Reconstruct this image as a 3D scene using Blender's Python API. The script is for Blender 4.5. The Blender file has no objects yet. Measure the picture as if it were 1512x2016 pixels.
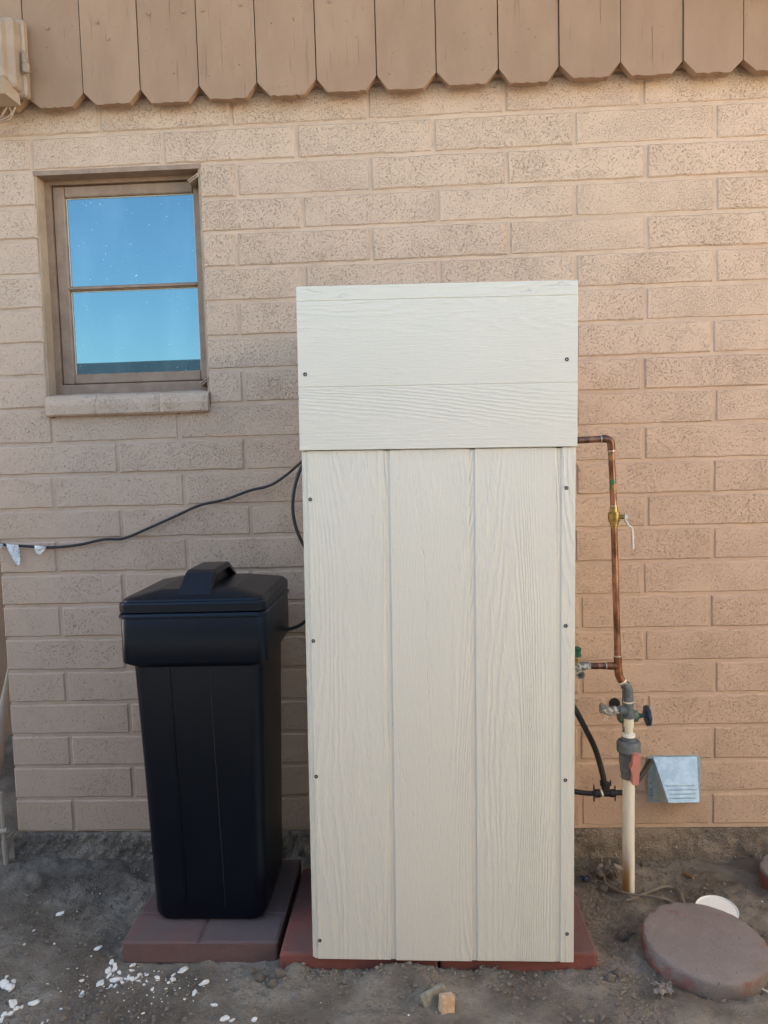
import bpy, math, random
from mathutils import Vector, Matrix, noise as mn

R = math.radians
rnd = random.Random(7)
scene = bpy.context.scene
col = scene.collection

# ------------------------------------------------------------------ camera
CAM = Vector((-0.0802, -2.37, 1.2694))
YAW, PITCH, ROLL = -0.0451, -0.0738, -0.0286
fw = Vector((math.sin(YAW) * math.cos(PITCH), math.cos(YAW) * math.cos(PITCH), math.sin(PITCH)))
rt = Vector((math.cos(YAW), -math.sin(YAW), 0))
up = rt.cross(fw)
rt2 = rt * math.cos(ROLL) + up * math.sin(ROLL)
up2 = -rt * math.sin(ROLL) + up * math.cos(ROLL)
cd = bpy.data.cameras.new('camera')
cam = bpy.data.objects.new('camera', cd)
col.objects.link(cam)
cam.matrix_world = Matrix(((rt2.x, up2.x, -fw.x, CAM.x), (rt2.y, up2.y, -fw.y, CAM.y),
                           (rt2.z, up2.z, -fw.z, CAM.z), (0, 0, 0, 1)))
cd.sensor_fit = 'VERTICAL'
cd.sensor_height = 36
cd.lens = 36 * 1514 / 2016
cd.clip_start = 0.02
cd.clip_end = 500
scene.camera = cam

# ------------------------------------------------------------------ sky, sun, exposure
SUN_EL, SUN_AZ = R(29), Vector((-0.93, 0.37, 0)).normalized()   # direction towards the sun (behind the house, left)
w = bpy.data.worlds.new('World')
scene.world = w
w.use_nodes = True
nt = w.node_tree
sky = nt.nodes.new('ShaderNodeTexSky')
sky.sky_type = 'NISHITA'
sky.sun_disc = False
sky.sun_elevation = SUN_EL
sky.sun_rotation = math.atan2(SUN_AZ.x, SUN_AZ.y)
sky.dust_density = 1.0
bg = nt.nodes['Background']
bg.inputs['Strength'].default_value = 0.07
nt.links.new(sky.outputs[0], bg.inputs[0])
sd = bpy.data.lights.new('sun', 'SUN')
sd.energy = 5.0
sd.angle = R(0.55)
sd.color = (1.0, 0.93, 0.82)
sun = bpy.data.objects.new('sun', sd)
col.objects.link(sun)
sun.location = (-4, 6, 8)
sun.rotation_euler = Vector((SUN_AZ.x * math.cos(SUN_EL), SUN_AZ.y * math.cos(SUN_EL), math.sin(SUN_EL))).to_track_quat('Z', 'Y').to_euler()
vs = scene.view_settings
vs.view_transform = 'Standard'
vs.look = 'None'
vs.gamma = 1
vs.exposure = 3.04
vs.use_curve_mapping = False
try:
    vs.use_white_balance = True
    vs.white_balance_temperature = 7100
    vs.white_balance_tint = 6
except Exception:
    pass

# ------------------------------------------------------------------ mesh helpers
ROOT = {}


class MB:
    """collects vertices and faces in world coordinates"""

    def __init__(self):
        self.v, self.f, self.s = [], [], []

    def add(self, vs_, fs, smooth=False):
        o = len(self.v)
        self.v += [Vector(p) for p in vs_]
        self.f += [tuple(i + o for i in f) for f in fs]
        self.s += [smooth] * len(fs)
        return self

    def box(self, a, b, bevel=0.0, m=None):
        x0, y0, z0 = a
        x1, y1, z1 = b
        if bevel <= 0:
            v = [(x0, y0, z0), (x1, y0, z0), (x1, y1, z0), (x0, y1, z0), (x0, y0, z1), (x1, y0, z1), (x1, y1, z1), (x0, y1, z1)]
            f = [(0, 3, 2, 1), (4, 5, 6, 7), (0, 1, 5, 4), (1, 2, 6, 5), (2, 3, 7, 6), (3, 0, 4, 7)]
        else:
            k = bevel
            v, f, idx = [], [], {}
            for i, X in enumerate((x0, x1)):
                for j, Y in enumerate((y0, y1)):
                    for l, Z in enumerate((z0, z1)):
                        sx, sy, sz = (k, -k)[i], (k, -k)[j], (k, -k)[l]
                        idx[i, j, l, 0] = len(v); v.append((X, Y + sy, Z + sz))
                        idx[i, j, l, 1] = len(v); v.append((X + sx, Y, Z + sz))
                        idx[i, j, l, 2] = len(v); v.append((X + sx, Y + sy, Z))
            I = idx
            f.append((I[0, 0, 0, 0], I[0, 0, 1, 0], I[0, 1, 1, 0], I[0, 1, 0, 0]))
            f.append((I[1, 0, 0, 0], I[1, 1, 0, 0], I[1, 1, 1, 0], I[1, 0, 1, 0]))
            f.append((I[0, 0, 0, 1], I[1, 0, 0, 1], I[1, 0, 1, 1], I[0, 0, 1, 1]))
            f.append((I[0, 1, 0, 1], I[0, 1, 1, 1], I[1, 1, 1, 1], I[1, 1, 0, 1]))
            f.append((I[0, 0, 0, 2], I[0, 1, 0, 2], I[1, 1, 0, 2], I[1, 0, 0, 2]))
            f.append((I[0, 0, 1, 2], I[1, 0, 1, 2], I[1, 1, 1, 2], I[0, 1, 1, 2]))
            for i in (0, 1):
                for j in (0, 1):
                    q = (I[i, j, 0, 0], I[i, j, 0, 1], I[i, j, 1, 1], I[i, j, 1, 0])
                    f.append(q if i == j else q[::-1])
                for l in (0, 1):
                    q = (I[i, 0, l, 0], I[i, 1, l, 0], I[i, 1, l, 2], I[i, 0, l, 2])
                    f.append(q if i == l else q[::-1])
            for j in (0, 1):
                for l in (0, 1):
                    q = (I[0, j, l, 1], I[0, j, l, 2], I[1, j, l, 2], I[1, j, l, 1])
                    f.append(q if j == l else q[::-1])
            for i in (0, 1):
                for j in (0, 1):
                    for l in (0, 1):
                        q = (I[i, j, l, 0], I[i, j, l, 1], I[i, j, l, 2])
                        f.append(q if (i + j + l) % 2 else q[::-1])
        if m is not None:
            v = [m @ Vector(p) for p in v]
        return self.add(v, f)

    def tube(self, pts, r, n=12, caps=True, smooth=True):
        pts = [Vector(p) for p in pts]
        rs = r if isinstance(r, (list, tuple)) else [r] * len(pts)
        v, f = [], []
        T0 = (pts[1] - pts[0]).normalized()
        U = T0.orthogonal().normalized()
        for i, p in enumerate(pts):
            T = (pts[min(i + 1, len(pts) - 1)] - pts[max(i - 1, 0)]).normalized()
            U = (U - T * U.dot(T)).normalized()
            W = T.cross(U)
            for k in range(n):
                a = 2 * math.pi * k / n
                v.append(p + (U * math.cos(a) + W * math.sin(a)) * rs[i])
        for i in range(len(pts) - 1):
            for k in range(n):
                f.append((i * n + k, i * n + (k + 1) % n, (i + 1) * n + (k + 1) % n, (i + 1) * n + k))
        self.add(v, f, smooth)
        if caps:
            e = len(pts) - 1
            self.add([v[k] for k in range(n)], [tuple(range(n - 1, -1, -1))])
            self.add([v[e * n + k] for k in range(n)], [tuple(range(n))])
        return self

    def lathe(self, org, axis, prof, n=20, lobes=0, amp=0, smooth=True):
        """prof: list of (distance along axis, radius); sharp steps kept by separate rings"""
        org, A = Vector(org), Vector(axis).normalized()
        U = A.orthogonal().normalized()
        W = A.cross(U)
        v, f = [], []
        for (t, r) in prof:
            for k in range(n):
                a = 2 * math.pi * k / n
                q = r * (1 + amp * math.cos(lobes * a))
                v.append(org + A * t + (U * math.cos(a) + W * math.sin(a)) * q)
        for i in range(len(prof) - 1):
            for k in range(n):
                f.append((i * n + k, i * n + (k + 1) % n, (i + 1) * n + (k + 1) % n, (i + 1) * n + k))
        f.append(tuple(range(n - 1, -1, -1)))
        e = len(prof) - 1
        f.append(tuple(e * n + k for k in range(n)))
        return self.add(v, f, smooth)

    def loft(self, rings, cap0=True, cap1=True, smooth=True):
        n = len(rings[0])
        v = [p for r_ in rings for p in r_]
        f = []
        for i in range(len(rings) - 1):
            for k in range(n):
                f.append((i * n + k, i * n + (k + 1) % n, (i + 1) * n + (k + 1) % n, (i + 1) * n + k))
        self.add(v, f, smooth)
        if cap0:
            self.add(rings[0], [tuple(range(n - 1, -1, -1))])
        if cap1:
            self.add(rings[-1], [tuple(range(n))])
        return self

    def prism(self, poly, y0, y1):
        """poly: (x,z) list, counter-clockwise seen from -Y; extruded from y0 (front) to y1"""
        n = len(poly)
        v = [(x, y0, z) for x, z in poly] + [(x, y1, z) for x, z in poly]
        f = [tuple(range(n)), tuple(range(2 * n - 1, n - 1, -1))]
        f += [(i, n + i, n + (i + 1) % n, (i + 1) % n) for i in range(n)]
        return self.add(v, f)

    def mesh(self, name, off=Vector((0, 0, 0)), angle=38):
        me = bpy.data.meshes.new(name)
        me.from_pydata([tuple(p - off) for p in self.v], [], self.f)
        me.polygons.foreach_set('use_smooth', self.s)
        if any(self.s):
            try:
                me.set_sharp_from_angle(angle=R(angle))
            except Exception:
                pass
        me.update()
        return me

    def build(self, name, mat, parent=None, loc=None, angle=38):
        off = Vector(loc) if loc is not None else (ROOT[parent.name] if parent else Vector((0, 0, 0)))
        me = self.mesh(name, off, angle)
        o = bpy.data.objects.new(name, me)
        col.objects.link(o)
        me.materials.append(mat)
        if parent:
            o.parent = parent
        elif loc is not None:
            o.location = off
        ROOT[o.name] = off
        return o


def tag(o, label, cat, group=None, kind=None):
    o['label'] = label
    o['category'] = cat
    if group:
        o['group'] = group
    if kind:
        o['kind'] = kind
    return o


def empty(name, loc, label=None, cat=None, group=None):
    o = bpy.data.objects.new(name, None)
    col.objects.link(o)
    o.location = loc
    o.empty_display_size = 0.05
    ROOT[o.name] = Vector(loc)
    if label:
        tag(o, label, cat, group)
    return o


def smoothpath(pts, k=6):
    """Catmull-Rom through the points"""
    P = [Vector(p) for p in pts]
    P = [2 * P[0] - P[1]] + P + [2 * P[-1] - P[-2]]
    out = []
    for i in range(1, len(P) - 2):
        a, b, c, d = P[i - 1], P[i], P[i + 1], P[i + 2]
        for j in range(k):
            t = j / k
            out.append(0.5 * ((2 * b) + (c - a) * t + (2 * a - 5 * b + 4 * c - d) * t * t + (3 * b - a - 3 * c + d) * t ** 3))
    out.append(P[-2])
    return out


def rrect(cx, cy, hw, hd, r, z, k=6):
    pts = []
    for (sx, sy, a0) in ((1, -1, -90), (1, 1, 0), (-1, 1, 90), (-1, -1, 180)):
        for j in range(k + 1):
            a = R(a0 + 90 * j / k)
            pts.append((cx + sx * (hw - r) + r * math.cos(a), cy + sy * (hd - r) + r * math.sin(a), z))
    return pts


# ------------------------------------------------------------------ material helpers
class NT:
    def __init__(self, name):
        self.m = bpy.data.materials.new(name)
        self.m.use_nodes = True
        self.t = self.m.node_tree
        self.b = self.t.nodes['Principled BSDF']

    def n(self, typ, **kw):
        nd = self.t.nodes.new(typ)
        for k, v in kw.items():
            setattr(nd, k, v)
        return nd

    def link(self, a, b):
        self.t.links.new(a, b)

    def set(self, sock, val):
        if hasattr(val, 'is_linked') or hasattr(val, 'links'):
            self.link(val, sock)
        else:
            sock.default_value = val

    def obj(self):
        return self.n('ShaderNodeTexCoord').outputs['Object']

    def rand(self):
        return self.n('ShaderNodeObjectInfo').outputs['Random']

    def mapv(self, vec, scale=(1, 1, 1), loc=(0, 0, 0)):
        nd = self.n('ShaderNodeMapping')
        self.link(vec, nd.inputs[0])
        self.set(nd.inputs['Location'], loc)
        nd.inputs['Scale'].default_value = scale
        return nd.outputs[0]

    def noise(self, vec, scale, detail=3, rough=0.55, dist=0.0):
        nd = self.n('ShaderNodeTexNoise')
        self.link(vec, nd.inputs['Vector'])
        nd.inputs['Scale'].default_value = scale
        nd.inputs['Detail'].default_value = detail
        nd.inputs['Roughness'].default_value = rough
        nd.inputs['Distortion'].default_value = dist
        return nd.outputs['Fac']

    def voro(self, vec, scale, feature='F1'):
        nd = self.n('ShaderNodeTexVoronoi', feature=feature)
        self.link(vec, nd.inputs['Vector'])
        nd.inputs['Scale'].default_value = scale
        return nd.outputs['Distance']

    def math(self, op, a, b=0.0, c=0.0, clamp=False):
        nd = self.n('ShaderNodeMath', operation=op, use_clamp=clamp)
        self.set(nd.inputs[0], a)
        self.set(nd.inputs[1], b)
        self.set(nd.inputs[2], c)
        return nd.outputs[0]

    def step(self, x, lo, hi):
        nd = self.n('ShaderNodeMapRange', interpolation_type='SMOOTHSTEP')
        self.set(nd.inputs[0], x)
        self.set(nd.inputs[1], lo)
        self.set(nd.inputs[2], hi)
        return nd.outputs[0]

    def mix(self, fac, a, b):
        nd = self.n('ShaderNodeMix', data_type='RGBA')
        self.set(nd.inputs[0], fac)
        for s, v in ((nd.inputs[6], a), (nd.inputs[7], b)):
            self.set(s, v if hasattr(v, 'links') else (*v, 1))
        return nd.outputs[2]

    def bump(self, h, dist, strength=1.0, prev=None):
        nd = self.n('ShaderNodeBump')
        nd.inputs['Strength'].default_value = strength
        nd.inputs['Distance'].default_value = dist
        self.link(h, nd.inputs['Height'])
        if prev is not None:
            self.link(prev, nd.inputs['Normal'])
        return nd.outputs[0]

    def done(self, color=None, rough=0.7, normal=None, metal=0.0, spec=None, **kw):
        b = self.b
        if color is not None:
            self.set(b.inputs['Base Color'], color if hasattr(color, 'links') else (*color, 1))
        self.set(b.inputs['Roughness'], rough)
        self.set(b.inputs['Metallic'], metal)
        if normal is not None:
            self.link(normal, b.inputs['Normal'])
        if spec is not None:
            b.inputs['Specular IOR Level'].default_value = spec
        for k, v in kw.items():
            self.set(b.inputs[k.replace('_', ' ')], v)
        return self.m


def sepz(N, vec, i=2):
    nd = N.n('ShaderNodeSeparateXYZ')
    N.link(vec, nd.inputs[0])
    return nd.outputs[i]


# painted concrete block -----------------------------------------------------
WALL = (0.575, 0.420, 0.320)


def mat_block():
    N = NT('painted_block')
    o = N.obj()
    rd = N.rand()
    off = N.n('ShaderNodeCombineXYZ')
    N.set(off.inputs[0], N.math('MULTIPLY', rd, 37.0))
    N.set(off.inputs[2], N.math('MULTIPLY', rd, 11.0))
    o2 = N.mapv(o, (1, 1, 1), off.outputs[0])
    dens = N.noise(o2, 9.0, 3, 0.6)
    thin = N.math('ADD', sepz(N, o, 0), N.math('MULTIPLY', sepz(N, o, 2), 0.45))
    thr = N.math('SUBTRACT', 0.690, N.math('MULTIPLY', dens, 0.17))
    thr = N.math('SUBTRACT', thr, N.math('MULTIPLY', N.step(thin, -1.5, -0.1), 0.03))
    p1 = N.noise(o2, 255, 3.0, 0.7, 0.2)
    pits = N.step(p1, thr, N.math('ADD', thr, 0.08))
    big = N.step(N.noise(o2, 95, 2.5, 0.6, 0.8), 0.705, 0.75)
    vv = N.voro(N.mapv(o2, (1, 1, 1.15)), 190)
    crev = N.math('MULTIPLY', N.step(vv, 0.46, 0.66), N.step(N.math('ADD', p1, N.math('MULTIPLY', dens, 0.5)), 0.66, 0.84))
    crev = N.math('MULTIPLY', crev, N.math('ADD', 0.45, N.math('MULTIPLY', N.step(thin, -1.5, -0.1), 0.55)))
    pits = N.math('MAXIMUM', N.math('MAXIMUM', pits, N.math('MULTIPLY', crev, 0.30)), big)
    g = N.noise(o2, 420, 2)
    lump = N.noise(o2, 30, 3)
    h = N.math('ADD', N.math('MULTIPLY', pits, -1.0), N.math('ADD', N.math('MULTIPLY', g, 0.30), N.math('MULTIPLY', lump, 0.7)))
    nrm = N.bump(h, 0.0022, 1.0)
    tone = N.noise(o, 2.3, 3)
    c = N.mix(tone, (WALL[0] * .94, WALL[1] * .93, WALL[2] * .93), (WALL[0] * 1.06, WALL[1] * 1.06, WALL[2] * 1.05))
    blk = N.math('MULTIPLY', rd, 0.12)
    c = N.mix(blk, c, (WALL[0] * .80, WALL[1] * .78, WALL[2] * .77))
    c = N.mix(N.math('MULTIPLY', pits, 0.50), c, (0.19, 0.132, 0.090))  # pits and crevices: bare block tone plus their shade, put into colour
    sand = N.noise(o2, 700, 1)
    c = N.mix(N.math('MULTIPLY', N.step(sand, 0.52, 0.72), 0.10), c, (0.26, 0.18, 0.13))
    return N.done(c, 0.82, nrm, spec=0.3)


def mat_mortar():
    N = NT('painted_mortar')
    o = N.obj()
    h = N.math('ADD', N.noise(o, 40, 4), N.math('MULTIPLY', N.noise(o, 300, 2), 0.2))
    crack = N.step(N.noise(N.mapv(o, (6, 6, 30)), 6, 3), 0.66, 0.72)
    h = N.math('SUBTRACT', h, N.math('MULTIPLY', crack, 0.5))
    c = N.mix(N.step(N.noise(o, 11, 4, 0.6), 0.3, 0.7), (WALL[0] * .84, WALL[1] * .83, WALL[2] * .82), (WALL[0] * .97, WALL[1] * .97, WALL[2] * .96))
    c = N.mix(N.math('MULTIPLY', N.step(N.noise(o, 240, 2), 0.58, 0.72), 0.25), c, (0.22, 0.155, 0.11))
    return N.done(c, 0.8, N.bump(h, 0.003, 0.7), spec=0.3)


def mat_board():
    N = NT('painted_brown_board')
    o = N.obj()
    rd = N.rand()
    off = N.n('ShaderNodeCombineXYZ')
    N.set(off.inputs[0], N.math('MULTIPLY', rd, 23.0))
    o2 = N.mapv(o, (1, 1, 1), off.outputs[0])
    fib = N.noise(N.mapv(o2, (220, 220, 7)), 1, 4, 0.6)
    crk = N.step(N.noise(N.mapv(o2, (140, 140, 6)), 1, 2, 0.5), N.math('ADD', 0.60, N.math('MULTIPLY', rd, 0.12)), 0.78)
    sp = N.step(N.noise(o2, 90, 1), 0.77, 0.80)
    h = N.math('SUBTRACT', N.math('MULTIPLY', fib, 0.4), N.math('ADD', crk, sp))
    c = N.mix(N.step(N.noise(N.mapv(o2, (1, 1, .5)), 7, 5, 0.65), 0.3, 0.7), (0.290, 0.176, 0.112), (0.345, 0.216, 0.140))
    c = N.mix(N.math('MULTIPLY', rd, 0.22), c, (0.23, 0.145, 0.095))
    c = N.mix(N.math('MULTIPLY', crk, 0.45), c, (0.13, 0.075, 0.045))
    c = N.mix(N.math('MULTIPLY', sp, 0.6), c, (0.12, 0.07, 0.045))
    return N.done(c, 0.72, N.bump(h, 0.0018, 0.9), spec=0.35)


def mat_footing():
    N = NT('rough_footing')
    o = N.obj()
    h = N.math('ADD', N.noise(o, 60, 6, 0.7), N.math('MULTIPLY', N.noise(o, 210, 3, 0.7), 0.6))
    c = N.mix(N.step(N.noise(o, 9, 4), 0.35, 0.65), (0.26, 0.215, 0.175), (0.47, 0.385, 0.31))
    c = N.mix(N.step(N.noise(o, 110, 2), 0.55, 0.68), c, (0.44, 0.42, 0.39))
    c = N.mix(N.step(N.noise(o, 170, 2), 0.62, 0.70), c, (0.12, 0.10, 0.085))
    return N.done(c, 0.95, N.bump(h, 0.022, 1.0), spec=0.1)


def mat_soil():
    N = NT('dry_soil')
    o = N.obj()
    a = N.noise(o, 5, 4)
    b = N.noise(o, 70, 5, 0.65)
    c = N.mix(N.step(a, 0.35, 0.68), (0.165, 0.138, 0.113), (0.345, 0.305, 0.258))
    c = N.mix(N.math('MULTIPLY', N.step(b, 0.45, 0.7), 0.5), c, (0.22, 0.195, 0.17))
    dark = N.step(N.noise(o, 14, 4, 0.6), 0.58, 0.72)
    c = N.mix(N.math('MULTIPLY', dark, 0.45), c, (0.09, 0.073, 0.058))
    fl = N.step(N.noise(o, 260, 1.5), 0.735, 0.755)
    fl = N.math('MULTIPLY', fl, N.step(N.noise(o, 9, 2), 0.45, 0.6))
    c = N.mix(N.math('MULTIPLY', fl, 0.8), c, (0.45, 0.43, 0.40))
    h = N.math('ADD', N.math('MULTIPLY', b, 1.0), N.math('MULTIPLY', N.noise(o, 320, 3, 0.7), 0.45))
    return N.done(c, 0.97, N.bump(h, 0.013, 1.0), spec=0.08)


def mat_clod():
    N = NT('soil_clod')
    o = N.obj()
    c = N.mix(N.noise(o, 60, 4), (0.13, 0.11, 0.09), (0.27, 0.235, 0.195))
    return N.done(c, 0.97, N.bump(N.noise(o, 160, 4, 0.7), 0.004, 0.8), spec=0.1)


def mat_pebble():
    N = NT('white_pebble')
    o = N.obj()
    c = N.mix(N.math('MULTIPLY', N.step(N.noise(o, 90, 3), 0.48, 0.7), 0.45), (0.80, 0.79, 0.76), (0.42, 0.37, 0.32))
    return N.done(c, 0.5, N.bump(N.noise(o, 200, 3), 0.001, 0.5))


def mat_siding(vertical):
    N = NT('primed_siding_vertical' if vertical else 'primed_siding_horizontal')
    o = N.obj()
    rd = N.rand()
    off = N.n('ShaderNodeCombineXYZ')
    N.set(off.inputs[0], N.math('MULTIPLY', rd, 9.3))
    N.set(off.inputs[1], N.math('MULTIPLY', rd, 5.1))
    N.set(off.inputs[2], N.math('MULTIPLY', rd, 3.7))
    s = (1, 1, 0.12) if vertical else (0.10, 1, 1)
    q = N.mapv(o, s, off.outputs[0])
    f0 = N.noise(q, 4.5, 1.5, 0.4)
    f0 = N.math('ADD', f0, N.math('MULTIPLY', N.noise(N.mapv(o, (1, 1, 0.22) if vertical else (0.22, 1, 1), off.outputs[0]), 70, 3, 0.6), 0.022))
    ring = N.math('ADD', 0.5, N.math('MULTIPLY', N.math('SINE', N.math('MULTIPLY', f0, 360.0)), 0.5))
    ring = N.math('POWER', ring, 1.5)
    wob = N.noise(N.mapv(o, (1, 1, 0.25) if vertical else (0.25, 1, 1), off.outputs[0]), 150, 3, 0.6)
    m = N.step(N.noise(q, 7, 2), 0.36, 0.60)
    fib = N.noise(N.mapv(o, (330, 330, 26) if vertical else (26, 330, 330)), 1, 4, 0.65)
    saw = N.noise(N.mapv(o, (22, 22, 420) if vertical else (420, 22, 22)), 1, 2, 0.5)
    h = N.math('ADD', N.math('MULTIPLY', N.math('MULTIPLY', ring, m), N.math('ADD', 0.1, N.math('MULTIPLY', wob, 1.5 if vertical else 0.8))), N.math('MULTIPLY', fib, 0.9))
    h = N.math('ADD', h, N.math('ADD', N.math('MULTIPLY', wob, 0.35), N.math('MULTIPLY', saw, 0.22)))
    crk = N.step(N.math('ABSOLUTE', N.math('SUBTRACT', N.math('FRACT', N.math('MULTIPLY', f0, 11.5)), 0.5)), 0.05, 0.0)
    crk = N.math('MULTIPLY', crk, N.step(wob, 0.46, 0.60))
    crk = N.math('MULTIPLY', crk, N.step(N.noise(q, 3, 1), 0.46, 0.56))
    h = N.math('SUBTRACT', h, N.math('MULTIPLY', crk, 0.7 if vertical else 1.2))
    c = N.mix(N.noise(o, 3, 3), (0.655, 0.625, 0.545), (0.705, 0.675, 0.595))
    return N.done(c, 0.6, N.bump(h, 0.0012, 1.0), spec=0.35)


def plain(name, color, rough=0.5, metal=0.0, var=0.12, scale=30, bump=0.0, bscale=120, spec=None, **kw):
    N = NT(name)
    o = N.obj()
    f = N.noise(o, scale, 4)
    c = N.mix(f, tuple(x * (1 - var) for x in color), tuple(min(1, x * (1 + var)) for x in color))
    nrm = N.bump(N.noise(o, bscale, 3), bump, 0.8) if bump > 0 else None
    return N.done(c, rough, nrm, metal, spec, **kw)


def two(name, a, b, scale, lo, hi, rough=0.5, metal=0.0, bump=0.0, bscale=120, mscale=(1, 1, 1), spec=None):
    N = NT(name)
    o = N.obj()
    f = N.step(N.noise(N.mapv(o, mscale), scale, 4, 0.6), lo, hi)
    c = N.mix(f, a, b)
    nrm = N.bump(N.noise(o, bscale, 4, 0.65), bump, 0.8) if bump > 0 else None
    return N.done(c, rough, nrm, metal, spec)


def mat_glass():
    N = NT('window_glass')
    o = N.obj()
    fl = N.step(N.noise(o, 130, 1.5), 0.755, 0.775)
    dirt = N.math('MULTIPLY', N.step(N.noise(o, 6, 4), 0.45, 0.8), 0.08)
    film = N.step(N.noise(N.mapv(o, (1, 1, .4)), 9, 4, 0.6), 0.4, 0.75)
    streak = N.step(N.noise(N.mapv(o, (160, 160, 18)), 1, 2), 0.76, 0.80)
    fl = N.math('MAXIMUM', fl, N.math('MULTIPLY', streak, 0.7))
    c = N.mix(film, (0.010, 0.022, 0.036), (0.050, 0.078, 0.098))
    c = N.mix(fl, c, (0.75, 0.78, 0.78))
    r = N.math('ADD', N.math('MULTIPLY', fl, 0.5), N.math('ADD', 0.012, dirt))
    return N.done(c, r, N.bump(N.noise(o, 5, 1), 0.00012, 0.5), IOR=3.2, spec=0.5, Specular_Tint=(0.40, 0.78, 1.0, 1))


def mat_pipe_pvc():
    N = NT('white_pvc_pipe')
    o = N.obj()
    z = sepz(N, o)
    st = N.math('MULTIPLY', N.step(N.math('ADD', z, N.math('MULTIPLY', N.noise(N.mapv(o, (60, 60, 14)), 1, 3), 0.10)), 0.24, 0.10), N.step(sepz(N, o, 0), 0.007, -0.006))
    c = N.mix(N.noise(o, 20, 3), (0.70, 0.68, 0.60), (0.78, 0.76, 0.68))
    c = N.mix(st, c, (0.30, 0.16, 0.06))
    return N.done(c, 0.4)


def mat_stone():
    N = NT('weathered_red_concrete')
    o = N.obj()
    z = sepz(N, o)
    f = N.step(N.math('ADD', z, N.math('MULTIPLY', N.noise(o, 22, 3), 0.03)), 0.066, 0.060)
    red = N.math('MULTIPLY', f, N.step(N.noise(o, 9, 3), 0.42, 0.6))
    c = N.mix(N.noise(o, 12, 5, 0.65), (0.190, 0.158, 0.150), (0.285, 0.252, 0.242))
    c = N.mix(red, c, (0.26, 0.10, 0.085))
    c = N.mix(N.math('MULTIPLY', N.step(N.noise(o, 150, 2), 0.62, 0.7), 0.4), c, (0.33, 0.29, 0.27))
    pore = N.step(N.noise(o, 210, 2.5, 0.6), 0.63, 0.70)
    c = N.mix(N.math('MULTIPLY', pore, 0.45), c, (0.08, 0.062, 0.056))
    h = N.math('SUBTRACT', N.math('ADD', N.noise(o, 60, 5, 0.7), N.math('MULTIPLY', N.noise(o, 400, 2), 0.4)), N.math('MULTIPLY', pore, 0.5))
    return N.done(c, 0.93, N.bump(h, 0.006, 1.0), spec=0.15)


def mat_paver(name, fresh, worn):
    N = NT(name)
    o = N.obj()
    z = sepz(N, o)
    f = N.step(N.math('ADD', z, N.math('MULTIPLY', N.noise(o, 14, 4), 0.012)), 0.046, 0.053)
    w_ = N.math('MULTIPLY', f, N.step(N.noise(o, 6, 4, 0.6), 0.30, 0.55))
    c = N.mix(w_, fresh, worn)
    c = N.mix(N.math('MULTIPLY', N.noise(o, 25, 5, 0.65), 0.45), c, (0.20, 0.155, 0.14))
    h = N.math('ADD', N.noise(o, 90, 5, 0.7), N.math('MULTIPLY', N.noise(o, 420, 2), 0.4))
    return N.done(c, 0.93, N.bump(h, 0.0025, 0.8), spec=0.15)


def mat_tank():
    N = NT('black_plastic')
    o = N.obj()
    dust = N.step(N.noise(o, 2.6, 1, 0.5), 0.25, 0.80)
    sc = N.math('MULTIPLY', N.step(N.noise(o, 160, 1.5, 0.6), 0.765, 0.785), 0.35)
    c = N.mix(dust, (0.0012, 0.0022, 0.0062), (0.0032, 0.0046, 0.0100))
    c = N.mix(N.math('MULTIPLY', sc, 0.4), c, (0.03, 0.03, 0.034))
    r = N.math('ADD', 0.30, N.math('MULTIPLY', dust, 0.04))
    return N.done(c, r, N.bump(N.noise(o, 500, 3), 0.0003, 0.8), spec=0.40, Specular_Tint=(0.72, 0.86, 1.0, 1))


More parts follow.
